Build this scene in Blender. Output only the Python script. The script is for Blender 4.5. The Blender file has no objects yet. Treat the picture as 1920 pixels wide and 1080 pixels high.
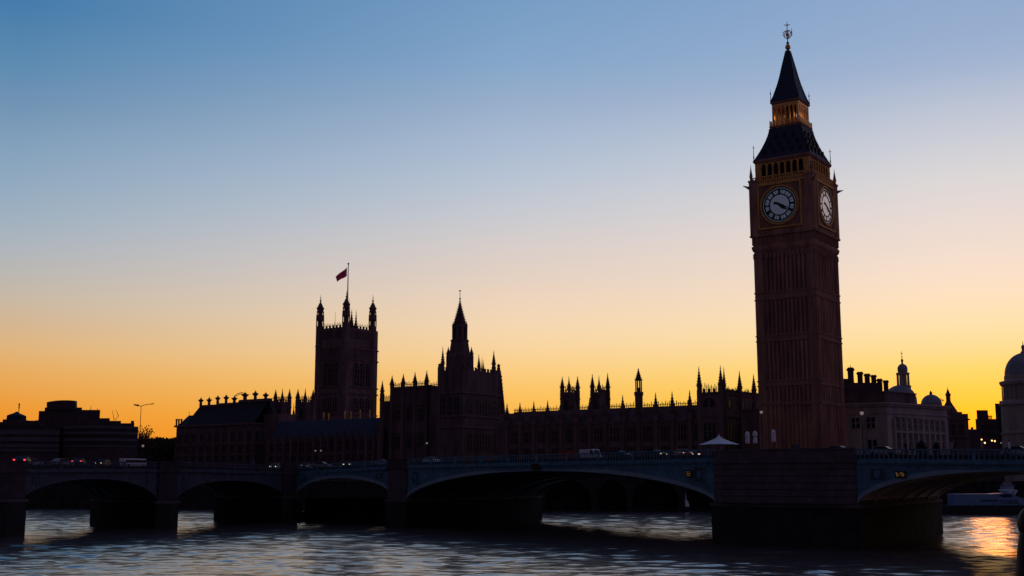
import bpy, bmesh, math, random
import numpy as np
from mathutils import Vector, Matrix

random.seed(7)
SC = bpy.context.scene
COL = SC.collection
R = math.radians

# ------------------------------------------------------------------ camera
CAM_Z = 6.0
F_PX = 2219.0
PITCH = R(9.26)
CP, SP = math.cos(PITCH), math.sin(PITCH)
cam = bpy.data.cameras.new('camera')
cam.sensor_width = 36.0
cam.lens = 36.0 * F_PX / 1920.0
cam.clip_start = 0.1
cam.clip_end = 20000
cam_o = bpy.data.objects.new('camera', cam)
COL.objects.link(cam_o)
cam_o.location = (0, 0, CAM_Z)
cam_o.rotation_euler = (R(90) + PITCH, 0, 0)
SC.camera = cam_o

def den(py):
    return F_PX * CP - (540 - py) * SP
def num(py):
    return (540 - py) * CP + F_PX * SP
def zY(Y, py):
    return CAM_Z + Y * num(py) / den(py)
def xY(Y, px, py):
    return Y * (px - 960) / den(py)
def mpp(Y, py):
    return Y / den(py)
def waterY(py):
    return -CAM_Z * den(py) / num(py)
def wpt(px, py):
    Y = waterY(py)
    return Vector((xY(Y, px, py), Y))

# ------------------------------------------------------------------ sky, sun, exposure
SUN_AZ, SUN_EL, GLOW_EL = R(22.0), R(9.0), R(2.4)
def lin(c):
    c = c / 255.0
    return c / 12.92 if c <= 0.04045 else ((c + 0.055) / 1.055) ** 2.4
def L3(r, g, b, a=1.0):
    return (lin(r), lin(g), lin(b), a)

world = bpy.data.worlds.new('World')
SC.world = world
world.use_nodes = True
nt = world.node_tree
nt.nodes.clear()
N = nt.nodes.new
LK = nt.links.new
def mth(op, a, b=None, clamp=False):
    n = N('ShaderNodeMath'); n.operation = op; n.use_clamp = clamp
    for i, v in enumerate((a, b)):
        if v is None: continue
        if isinstance(v, (int, float)): n.inputs[i].default_value = v
        else: LK(v, n.inputs[i])
    return n.outputs[0]
tc = N('ShaderNodeTexCoord')
sep = N('ShaderNodeSeparateXYZ'); LK(tc.outputs['Generated'], sep.inputs[0])
elev = mth('ARCSINE', sep.outputs[2])
azim = mth('ARCTAN2', sep.outputs[0], sep.outputs[1])
E0, E1 = -0.03, 0.9
ef = mth('DIVIDE', mth('SUBTRACT', elev, E0), E1 - E0, True)
def pix_elev(px, py):
    dx = px - 960
    return math.atan2(num(py), math.hypot(dx, den(py)))
SKY = {
 0:   [(880,(226,120,18)),(810,(240,142,36)),(770,(238,152,50)),(730,(234,163,76)),(690,(230,172,98)),(650,(224,180,124)),(610,(213,181,144)),(560,(201,184,164)),(510,(187,183,178)),(460,(174,181,188)),(400,(158,176,192)),(330,(143,168,191)),(260,(129,159,187)),(190,(112,147,180)),(120,(94,139,177)),(60,(83,132,174)),(0,(70,124,171))],
 960: [(880,(250,166,40)),(810,(252,176,60)),(770,(252,186,78)),(730,(252,196,104)),(690,(251,206,134)),(650,(249,212,160)),(610,(245,215,177)),(560,(237,212,188)),(510,(226,208,195)),(460,(216,206,202)),(400,(200,202,209)),(330,(183,195,212)),(260,(168,186,209)),(190,(152,174,203)),(120,(134,167,202)),(60,(126,162,199)),(0,(119,157,196))],
 1800:[(880,(255,182,0)),(810,(255,196,18)),(770,(255,203,42)),(730,(255,210,78)),(690,(254,217,112)),(650,(253,222,150)),(610,(253,226,172)),(560,(251,226,190)),(510,(247,224,202)),(460,(241,221,207)),(400,(232,218,212)),(330,(220,215,215)),(260,(204,206,215)),(190,(186,194,212)),(120,(162,180,209)),(60,(152,174,207)),(0,(146,170,205))],
}
ZEN = {0: [(0.50,(56,108,162)),(0.9,(40,70,118))], 960: [(0.50,(104,142,188)),(0.9,(60,88,140))], 1800: [(0.50,(122,152,196)),(0.9,(64,92,144))]}
def ramp(px):
    n = N('ShaderNodeValToRGB'); LK(ef, n.inputs[0])
    st = [((pix_elev(px, py) - E0) / (E1 - E0), c) for py, c in SKY[px]] + [((e - E0) / (E1 - E0), c) for e, c in ZEN[px]]
    cr = n.color_ramp
    cr.interpolation = 'B_SPLINE' if False else 'LINEAR'
    while len(cr.elements) < len(st): cr.elements.new(0.5)
    for el, (p, c) in zip(cr.elements, st):
        el.position = min(max(p, 0), 1); 
    for el, (p, c) in zip(cr.elements, st):
        el.color = L3(*c)
    return n.outputs[0]
def mixc(f, a, b):
    n = N('ShaderNodeMix'); n.data_type = 'RGBA'
    LK(f, n.inputs[0]); LK(a, n.inputs[6]); LK(b, n.inputs[7])
    return n.outputs[2]
def maprange(v, a, b, kind='SMOOTHSTEP'):
    n = N('ShaderNodeMapRange'); n.interpolation_type = kind
    LK(v, n.inputs[0]); n.inputs[1].default_value = a; n.inputs[2].default_value = b
    return n.outputs[0]
r0, r1, r2 = ramp(0), ramp(960), ramp(1800)
m1 = mixc(maprange(azim, -0.41, 0.0, 'LINEAR'), r0, r1)
front = mixc(maprange(azim, 0.0, 0.36, 'LINEAR'), m1, r2)
# hot core of the afterglow around the hidden sun
sd = (math.sin(SUN_AZ) * math.cos(SUN_EL), math.cos(SUN_AZ) * math.cos(SUN_EL), math.sin(SUN_EL))
nv = N('ShaderNodeVectorMath'); nv.operation = 'DOT_PRODUCT'
LK(tc.outputs['Generated'], nv.inputs[0]); nv.inputs[1].default_value = (math.sin(SUN_AZ) * math.cos(GLOW_EL), math.cos(SUN_AZ) * math.cos(GLOW_EL), math.sin(GLOW_EL))
core = mth('POWER', mth('MAXIMUM', nv.outputs['Value'], 0.0), 1500.0)
gl = N('ShaderNodeMix'); gl.data_type = 'RGBA'; gl.blend_type = 'ADD'; gl.inputs[0].default_value = 1.0
hot = N('ShaderNodeMix'); hot.data_type = 'RGBA'
LK(core, hot.inputs[0]); hot.inputs[6].default_value = (0, 0, 0, 1); hot.inputs[7].default_value = (0.5, 0.02, 0.0, 1)
LK(front, gl.inputs[6]); LK(hot.outputs[2], gl.inputs[7])
# wide red afterglow, over-range around the sunken sun
da = mth('DIVIDE', mth('SUBTRACT', azim, SUN_AZ), R(7.0)); de = mth('DIVIDE', elev, R(5.0))
core2 = mth('POWER', 2.71828, mth('MULTIPLY', mth('ADD', mth('MULTIPLY', da, da), mth('MULTIPLY', de, de)), -1.0))
gl2 = N('ShaderNodeMix'); gl2.data_type = 'RGBA'; gl2.blend_type = 'ADD'; gl2.inputs[0].default_value = 1.0
hot2 = N('ShaderNodeMix'); hot2.data_type = 'RGBA'
LK(core2, hot2.inputs[0]); hot2.inputs[6].default_value = (0, 0, 0, 1); hot2.inputs[7].default_value = (0.7, 0.0, 0.0, 1)
LK(gl.outputs[2], gl2.inputs[6]); LK(hot2.outputs[2], gl2.inputs[7])
bgF = N('ShaderNodeBackground'); LK(gl2.outputs[2], bgF.inputs[0]); bgF.inputs[1].default_value = 1.0
sky = N('ShaderNodeTexSky'); sky.sky_type = 'NISHITA'; sky.sun_disc = False
sky.sun_elevation = SUN_EL; sky.sun_rotation = SUN_AZ
bgN = N('ShaderNodeBackground'); LK(sky.outputs[0], bgN.inputs[0]); bgN.inputs[1].default_value = 0.006
# anti-twilight side of the sky: dim mauve low down, deep blue overhead
br = N('ShaderNodeValToRGB'); LK(maprange(elev, -0.05, 1.3, 'LINEAR'), br.inputs[0])
br.color_ramp.elements[0].color = (0.060, 0.030, 0.062, 1); br.color_ramp.elements[1].color = (0.022, 0.034, 0.075, 1)
bgM = N('ShaderNodeBackground'); LK(br.outputs[0], bgM.inputs[0])
side = maprange(mth('ABSOLUTE', mth('SUBTRACT', azim, 1.9)), 1.1, 0.2)
LK(mth('ADD', mth('MULTIPLY', side, 1.3), 1.0), bgM.inputs[1])
bgB = N('ShaderNodeAddShader'); LK(bgN.outputs[0], bgB.inputs[0]); LK(bgM.outputs[0], bgB.inputs[1])
azr = mth('ABSOLUTE', mth('SUBTRACT', azim, 0.1))
back = maprange(azr, 0.60, 1.15)
mx = N('ShaderNodeMixShader'); LK(back, mx.inputs[0]); LK(bgF.outputs[0], mx.inputs[1]); LK(bgB.outputs[0], mx.inputs[2])
wo = N('ShaderNodeOutputWorld'); LK(mx.outputs[0], wo.inputs[0])

sun = bpy.data.lights.new('sun', 'SUN')
sun.energy = 0.012
sun.angle = R(1.5)
sun.color = (1.0, 0.27, 0.03)
sun_o = bpy.data.objects.new('sun', sun)
COL.objects.link(sun_o)
sun_o.rotation_euler = Vector(sd).to_track_quat('Z', 'Y').to_euler()
sun_o.location = (100, 250, 60)

SC.view_settings.view_transform = 'Standard'
SC.view_settings.look = 'None'
SC.view_settings.exposure = 0.0
SC.view_settings.gamma = 1.0
SC.view_settings.use_curve_mapping = False
SC.render.engine = 'CYCLES'
SC.cycles.use_denoising = True
SC.cycles.max_bounces = 6
SC.cycles.sample_clamp_indirect = 4.0

# ------------------------------------------------------------------ materials
MATS = {}
def mat(name, col, rough=0.8, metal=0.0, var=0.0, scale=0.6, bump=0.0, emit=None, estr=0.0, spec=0.08, streak=False):
    if name in MATS: return MATS[name]
    m = bpy.data.materials.new(name); m.use_nodes = True
    t = m.node_tree; b = t.nodes['Principled BSDF']
    b.inputs['Base Color'].default_value = (*col, 1)
    b.inputs['Roughness'].default_value = rough
    b.inputs['Metallic'].default_value = metal
    b.inputs['Specular IOR Level'].default_value = spec
    if emit:
        b.inputs['Emission Color'].default_value = (*emit, 1)
        b.inputs['Emission Strength'].default_value = estr
    g = t.nodes.new('ShaderNodeNewGeometry')
    if var or bump:
        nz = t.nodes.new('ShaderNodeTexNoise'); nz.inputs['Scale'].default_value = scale
        nz.inputs['Detail'].default_value = 6; nz.inputs['Roughness'].default_value = 0.65
        src = g.outputs['Position']
        if streak:
            mp = t.nodes.new('ShaderNodeMapping'); mp.inputs['Scale'].default_value = (1, 1, 0.22)
            t.links.new(src, mp.inputs[0]); src = mp.outputs[0]
        t.links.new(src, nz.inputs['Vector'])
        if var:
            cr = t.nodes.new('ShaderNodeValToRGB')
            cr.color_ramp.elements[0].position = 0.3; cr.color_ramp.elements[1].position = 0.72
            cr.color_ramp.elements[0].color = (*[c * (1 - var) for c in col], 1)
            cr.color_ramp.elements[1].color = (*[min(1, c * (1 + var)) for c in col], 1)
            t.links.new(nz.outputs['Fac'], cr.inputs[0]); t.links.new(cr.outputs[0], b.inputs['Base Color'])
        if bump:
            bp = t.nodes.new('ShaderNodeBump'); bp.inputs['Strength'].default_value = bump; bp.inputs['Distance'].default_value = 0.1
            t.links.new(nz.outputs['Fac'], bp.inputs['Height']); t.links.new(bp.outputs[0], b.inputs['Normal'])
    MATS[name] = m
    return m
STONE = mat('honey_stone', (0.19, 0.12, 0.115), 0.9, var=0.4, scale=0.5, bump=0.4, streak=True)
TOWER_STONE = mat('pale_tower_stone', (0.385, 0.205, 0.145), 0.9, var=0.5, scale=0.45, bump=0.4, streak=True)  # paler than the palace stone, clock tower only
TOWER_STONE_D = mat('tower_carved_stone', (0.33, 0.18, 0.135), 0.9, var=0.35, scale=0.6, bump=0.4, streak=True)
STONE_D = mat('weathered_stone', (0.155, 0.10, 0.105), 0.9, var=0.45, scale=0.4, bump=0.4, streak=True)
GREYSTONE = mat('pale_portland_stone', (0.40, 0.34, 0.31), 0.85, var=0.3, scale=0.5, bump=0.2, streak=True)
GRANITE = mat('bridge_granite', (0.11, 0.085, 0.10), 0.85, var=0.35, scale=0.8, bump=0.4)
GRANITE_D = mat('dark_granite', (0.07, 0.052, 0.06), 0.9, var=0.35, scale=0.8, bump=0.4)  # darker granite for the left piers and the front copings
WETSTONE = mat('tide_dark_stone', (0.03, 0.026, 0.027), 0.9, var=0.5, scale=0.7, bump=0.5)
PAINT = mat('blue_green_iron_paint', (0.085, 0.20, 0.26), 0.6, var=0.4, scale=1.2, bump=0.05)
PAINT_W = mat('dull_blue_iron_paint', (0.07, 0.085, 0.11), 0.7, var=0.3, scale=1.0)  # darker, greyer paint on the left spans
RIB_GLOW = mat('reflected_glow_rib_paint', (0.70, 0.56, 0.42), 0.6, var=0.2, scale=1.0)  # warm light thrown up off the water, put into the right arch's colour
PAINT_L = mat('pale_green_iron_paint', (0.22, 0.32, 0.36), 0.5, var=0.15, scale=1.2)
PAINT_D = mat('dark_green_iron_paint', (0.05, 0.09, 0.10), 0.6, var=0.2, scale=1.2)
SLATE = mat('blue_iron_roof_tiles', (0.05, 0.062, 0.095), 0.55, var=0.3, scale=1.0, bump=0.3)
SLATE_D = mat('dark_slate_roof', (0.04, 0.042, 0.055), 0.6, var=0.3, scale=0.8, bump=0.3)
LEAD = mat('grey_lead_dome', (0.26, 0.28, 0.31), 0.55, var=0.2, scale=0.6)
GOLD = mat('gilded_metal', (0.75, 0.40, 0.12), 0.42, metal=0.85, var=0.25, scale=2.0)
OCHRE = mat('gilded_stone', (0.85, 0.40, 0.11), 0.6, var=0.4, scale=1.5, bump=0.3)
LEADED = mat('brown_leaded_glass', (0.16, 0.10, 0.10), 0.7)  # even dull brown for the panes of the tower slits
GLASS = mat('dark_window_glass', (0.02, 0.022, 0.03), 0.35, spec=0.12)
CONC = mat('pale_concrete', (0.115, 0.11, 0.13), 0.85, var=0.2, scale=0.4, streak=True)
CONC_D = mat('dark_brick', (0.085, 0.06, 0.065), 0.9, var=0.3, scale=0.5)
IRON = mat('black_iron', (0.03, 0.03, 0.033), 0.5, var=0.2, scale=3)
ASPH = mat('asphalt', (0.05, 0.05, 0.052), 0.9, var=0.25, scale=1.5, bump=0.2)
WHITEP = mat('white_paint', (0.72, 0.73, 0.76), 0.4, var=0.08, scale=1.0)
CANVAS = mat('white_canvas', (0.80, 0.80, 0.80), 0.8, var=0.06, scale=1.0)
REDP = mat('red_paint', (0.32, 0.02, 0.02), 0.35)
BLUEP = mat('pale_blue_paint', (0.30, 0.38, 0.50), 0.35)
DARKP = mat('charcoal_paint', (0.045, 0.045, 0.05), 0.3)
SILVP = mat('silver_paint', (0.28, 0.29, 0.31), 0.5)
RUBBER = mat('black_rubber', (0.015, 0.015, 0.015), 0.8)
TAILL = mat('red_tail_lamp', (0.5, 0.01, 0.01), 0.3, emit=(1.0, 0.05, 0.07), estr=1.6)
HEADL = mat('warm_head_lamp', (0.9, 0.8, 0.7), 0.3, emit=(1.0, 0.78, 0.55), estr=0.8)
LAMPL = mat('lit_lamp_glass', (0.9, 0.8, 0.7), 0.3, emit=(1.0, 0.55, 0.20), estr=2.6)
LAMPD = mat('faint_lamp_glass', (0.8, 0.75, 0.7), 0.3, emit=(1.0, 0.75, 0.65), estr=0.14)
AMBER = mat('amber_signal_lamp', (0.8, 0.5, 0.1), 0.4, emit=(1.0, 0.55, 0.15), estr=0.06)
DIAL = mat('opal_dial_glass', (0.42, 0.47, 0.52), 0.4, emit=(0.40, 0.50, 0.70), estr=0.075, var=0.12, scale=1.5)
DIAL_SKY = mat('skylight_tinted_dial_glass', (0.66, 0.62, 0.62), 0.4, emit=(0.78, 0.60, 0.58), estr=0.34, var=0.25, scale=1.5)  # right-hand dial: its brighter, pinker sky light put into colour and glow
BARK = mat('bark', (0.05, 0.04, 0.03), 0.9, var=0.3, scale=3)
LEAF = mat('leaf', (0.12, 0.055, 0.015), 0.7, var=0.4, scale=1.0)  # orange-brown of light through the leaves put into the base colour
LEAFD = mat('dark_leaf', (0.035, 0.05, 0.02), 0.7, var=0.4, scale=1.0)
SKIN = mat('skin', (0.45, 0.28, 0.21), 0.6)
CLOTHD = mat('dark_cloth', (0.03, 0.03, 0.04), 0.9)
CLOTHW = mat('white_cloth', (0.75, 0.75, 0.75), 0.9)
HAIR = mat('brown_hair', (0.04, 0.025, 0.015), 0.7)
EARTH = mat('city_ground', (0.07, 0.065, 0.055), 0.95, var=0.4, scale=0.15, bump=0.2)

# ------------------------------------------------------------------ mesh building
class Frame:
    def __init__(s, O, u):
        s.O = Vector((O[0], O[1])); s.u = Vector((u[0], u[1])).normalized(); s.v = Vector((-s.u.y, s.u.x))
    def p(s, a, t=0.0):
        return s.O + s.u * a + s.v * t
    def hit(s, px, py, t=0.0):
        d = Vector((px - 960, den(py)))
        O = s.O + s.v * t
        k = O.dot(s.v) / d.dot(s.v)
        q = d * k
        return (q - O).dot(s.u), CAM_Z + k * num(py)
    def S(s, px, py, t=0.0): return s.hit(px, py, t)[0]
    def Z(s, px, py, t=0.0): return s.hit(px, py, t)[1]

class MB:
    def __init__(s): s.v = []; s.f = []; s.m = []; s.cur = 0
    def add(s, vs, fs):
        o = len(s.v); s.v += [tuple(q) for q in vs]
        for f in fs: s.f.append([i + o for i in f]); s.m.append(s.cur)
    def prism(s, pts, z0, z1, top=None):
        n = len(pts); top = top or pts
        z0s = z0 if isinstance(z0, (list, tuple)) else [z0] * n
        z1s = z1 if isinstance(z1, (list, tuple)) else [z1] * n
        vs = [(p[0], p[1], z) for p, z in zip(pts, z0s)] + [(p[0], p[1], z) for p, z in zip(top, z1s)]
        fs = [list(range(n))[::-1], list(range(n, 2 * n))] + [[i, (i + 1) % n, n + (i + 1) % n, n + i] for i in range(n)]
        s.add(vs, fs)
    def fbox(s, fr, a0, a1, t0, t1, z0, z1):
        s.prism([fr.p(a0, t0), fr.p(a1, t0), fr.p(a1, t1), fr.p(a0, t1)], z0, z1)
    def fext(s, fr, prof, a0, a1):            # profile [(t, z)] run along the frame
        n = len(prof)
        vs = [(*fr.p(a0, t), z) for t, z in prof] + [(*fr.p(a1, t), z) for t, z in prof]
        s.add(vs, [list(range(n))[::-1], list(range(n, 2 * n))] + [[i, (i + 1) % n, n + (i + 1) % n, n + i] for i in range(n)])
    def fface(s, fr, prof, t0, t1):           # profile [(a, z)] run into depth
        n = len(prof)
        vs = [(*fr.p(a, t0), z) for a, z in prof] + [(*fr.p(a, t1), z) for a, z in prof]
        s.add(vs, [list(range(n))[::-1], list(range(n, 2 * n))] + [[i, (i + 1) % n, n + (i + 1) % n, n + i] for i in range(n)])
    def box(s, x0, x1, y0, y1, z0, z1):
        s.prism([(x0, y0), (x1, y0), (x1, y1), (x0, y1)], z0, z1)
    def vbox(s, px0, px1, py, Y, d, z0, z1):      # block whose side walls run back along the line of the street
        k = (Y + d) / Y; a, b = xY(Y, px0, py), xY(Y, px1, py)
        s.prism([(a, Y), (b, Y), (b * k, Y + d), (a * k, Y + d)], z0, z1)
    def lathe(s, cx, cy, prof, n=8, rot=0.0, sx=1.0, sy=1.0):
        vs = []
        for r, z in prof:
            for k in range(n):
                a = rot + 2 * math.pi * k / n
                vs.append((cx + r * sx * math.cos(a), cy + r * sy * math.sin(a), z))
        fs = []
        for i in range(len(prof) - 1):
            for k in range(n):
                fs.append([i * n + k, i * n + (k + 1) % n, (i + 1) * n + (k + 1) % n, (i + 1) * n + k])
        fs.append(list(range(n))[::-1]); fs.append([(len(prof) - 1) * n + k for k in range(n)])
        s.add(vs, fs)
    def sq(s, fr, c, prof):                   # square stack aligned with a frame, prof [(half size, z)]
        vs = []
        for h, z in prof:
            for a, t in ((-1, -1), (1, -1), (1, 1), (-1, 1)):
                q = Vector(c) + fr.u * (a * h) + fr.v * (t * h)
                vs.append((q.x, q.y, z))
        fs = []
        for i in range(len(prof) - 1):
            for k in range(4):
                fs.append([i * 4 + k, i * 4 + (k + 1) % 4, (i + 1) * 4 + (k + 1) % 4, (i + 1) * 4 + k])
        fs.append([3, 2, 1, 0]); b = (len(prof) - 1) * 4; fs.append([b, b + 1, b + 2, b + 3])
        s.add(vs, fs)
    def tube(s, p0, p1, r0, r1=None, n=6):
        r1 = r0 if r1 is None else r1
        p0, p1 = Vector(p0), Vector(p1); d = (p1 - p0)
        if d.length < 1e-6: return
        d.normalize(); a = d.orthogonal().normalized(); b = d.cross(a)
        vs = [p0 + (a * math.cos(2 * math.pi * k / n) + b * math.sin(2 * math.pi * k / n)) * r0 for k in range(n)]
        vs += [p1 + (a * math.cos(2 * math.pi * k / n) + b * math.sin(2 * math.pi * k / n)) * r1 for k in range(n)]
        s.add(vs, [[k, (k + 1) % n, n + (k + 1) % n, n + k] for k in range(n)] + [list(range(n))[::-1], list(range(n, 2 * n))])
    def ball(s, c, r, n=8, m=6, sz=1.0):
        prof = [(max(r * math.sin(math.pi * i / m), 0.001), c[2] - r * sz * math.cos(math.pi * i / m)) for i in range(m + 1)]
        s.lathe(c[0], c[1], prof, n)
    def build(s, name, mats, parent=None, smooth=False):
        if not s.v: return None
        me = bpy.data.meshes.new(name)
        off = Vector(parent.matrix_world.translation) if parent else Vector((0, 0, 0))
        if parent:
            off = Vector((0, 0, 0)); q = parent
            while q: off += Vector(q.location); q = q.parent
        own = Vector((0, 0, 0))
        if not parent:
            xs = np.array(s.v); own = Vector((*((xs.min(0) + xs.max(0)) / 2)[:2], xs[:, 2].min()))
        o2 = off + own
        me.from_pydata([(x - o2.x, y - o2.y, z - o2.z) for x, y, z in s.v], [], s.f)
        ml = mats if isinstance(mats, (list, tuple)) else [mats]
        for m in ml: me.materials.append(m)
        if len(ml) > 1: me.polygons.foreach_set('material_index', s.m)
        bm = bmesh.new(); bm.from_mesh(me)
        bmesh.ops.recalc_face_normals(bm, faces=bm.faces); bm.to_mesh(me); bm.free()
        if smooth: me.polygons.foreach_set('use_smooth', [True] * len(me.polygons))
        me.update()
        o = bpy.data.objects.new(name, me); COL.objects.link(o)
        if parent: o.parent = parent
        o.location = own
        return o
def tag(o, label=None, cat=None, group=None, kind=None):
    if label: o['label'] = label
    if cat: o['category'] = cat
    if group: o['group'] = group
    if kind: o['kind'] = kind
    return o
def thing(name, label, cat, loc, group=None):
    o = bpy.data.objects.new(name, None); COL.objects.link(o); o.location = loc
    return tag(o, label, cat, group)

def pinnacle(mb, x, y, z0, z1, w, n=8, shaft=0.34):
    h = z1 - z0; r = w / 2
    pr = [(r * .72, z0), (r * .72, z0 + h * (shaft - .05)), (r * 1.02, z0 + h * (shaft - .03)), (r * 1.02, z0 + h * shaft), (r * .7, z0 + h * (shaft + .02))]
    k = 5
    for i in range(k):
        f = i / k; zz = z0 + h * (shaft + .04 + f * (.80 - shaft)); rr = r * .66 * (1 - f) + r * .12
        pr += [(rr, zz), (rr * 1.35, zz + h * .022), (rr * .85, zz + h * .045)]
    pr += [(r * .12, z0 + h * .86), (r * .26, z0 + h * .88), (r * .1, z0 + h * .90), (max(r * .07, .02), z0 + h)]
    mb.lathe(x, y, pr, n, math.pi / n)
def window(fr, a0, a1, z0, z1, parent, t=0.0, nm=3, nt_=1, arch=False, stone=None, deep=0.10):
    """one window: dark glazing sunk behind stone mullions standing in the wall face"""
    mb = MB(); mb.cur = 0
    if arch:
        am = (a0 + a1) / 2; hw = (a1 - a0) / 2
        pr = [(a0, z0), (a1, z0)] + [(am + hw * math.cos(q), z1 - hw * 1.1 + hw * 1.1 * math.sin(q)) for q in [math.pi * i / 8 for i in range(9)]]
        mb.fface(fr, pr, t - .03, t + .02)
    else:
        mb.fbox(fr, a0, a1, t - .03, t + .02, z0, z1)
    mb.cur = 1
    w = (a1 - a0) * .05
    for i in range(nm + 1):
        a = a0 + (a1 - a0) * i / nm
        top = z1 if not arch else z1 - (a1 - a0) * (.5 if i in (0, nm) else .08)
        mb.fbox(fr, a - w, a + w, t - deep - .03, t - .034, z0, top)
    for i in range(nt_ + 1):
        z = z0 + (z1 - z0) * (i / nt_ if nt_ else 0)
        if arch and i == nt_: continue
        mb.fbox(fr, a0 + w, a1 - w, t - deep + .02, t - .036, z - .1, z + .1)
    return mb.build('window', [GLASS, stone or STONE], parent)
def cresting(mb, fr, a0, a1, z, h, step, t=0.0, rail=True):
    L = a1 - a0; n = max(1, int(abs(L) / step))
    for i in range(n + 1):
        a = a0 + L * i / n
        hh = h * random.uniform(.75, 1.08) * (1.0 if i % 2 else .72)
        c = fr.p(a, t)
        mb.prism([(c.x - .09, c.y), (c.x + .09, c.y), (c.x + .09, c.y + .1), (c.x - .09, c.y + .1)], z - .05, z + hh * .7)
        mb.prism([(c.x - .12, c.y), (c.x + .12, c.y), (c.x + .12, c.y + .1), (c.x - .12, c.y + .1)], z + hh * .7, z + hh, [(c.x - .02, c.y), (c.x + .02, c.y), (c.x + .02, c.y + .1), (c.x - .02, c.y + .1)])
    if rail:
        mb.fbox(fr, min(a0, a1), max(a0, a1), t - .02, t + .12, z + h * .28, z + h * .38)
def battlement(mb, fr, a0, a1, t, z, h, w, th=.3):
    n = max(2, int((a1 - a0) / w) | 1)
    for i in range(0, n, 2):
        mb.fbox(fr, a0 + (a1 - a0) * i / n, a0 + (a1 - a0) * (i + 1) / n, t, t + th, z, z + h)

# ------------------------------------------------------------------ ground and water
GZ = 4.8
BANK = [(-420, 300), (-105, 268), (-20, 250), (60, 243), (110, 240), (420, 225)]
def bank_y(x):
    for (x0, y0), (x1, y1) in zip(BANK, BANK[1:]):
        if x <= x1: return y0 + (y1 - y0) * (x - x0) / (x1 - x0)
    return BANK[-1][1]
g = MB()
pts = [(x, y) for x, y in BANK]
far = [(9000, 225), (9000, 15000), (-9000, 15000), (-9000, 300)]
allp = pts + far
g.add([(x, y, GZ) for x, y in allp], [list(range(len(allp)))])
tag(g.build('ground', EARTH), kind='structure')
w = MB()
for (x0, y0), (x1, y1) in zip(BANK, BANK[1:]):
    w.prism([(x0, y0 - .6), (x1, y1 - .6), (x1, y1), (x0, y0)], -2, GZ + .9)
    w.prism([(x0, y0 - .8), (x1, y1 - .8), (x1, y1 + .1), (x0, y0 + .1)], GZ + .9, GZ + 1.15)
    w.prism([(x0, y0 - .75), (x1, y1 - .75), (x1, y1 - .6), (x0, y0 - .6)], 2.6, 2.9)
    n = int(math.hypot(x1 - x0, y1 - y0) / 9)
    for i in range(n):
        f = (i + .5) / n; x = x0 + (x1 - x0) * f; y = y0 + (y1 - y0) * f
        w.box(x - .5, x + .5, y - 1.0, y - .55, -2, GZ + 1.2)
tag(w.build('embankment_wall', WETSTONE), 'dark stone river wall along the far bank under the palace', 'river wall')

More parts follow.
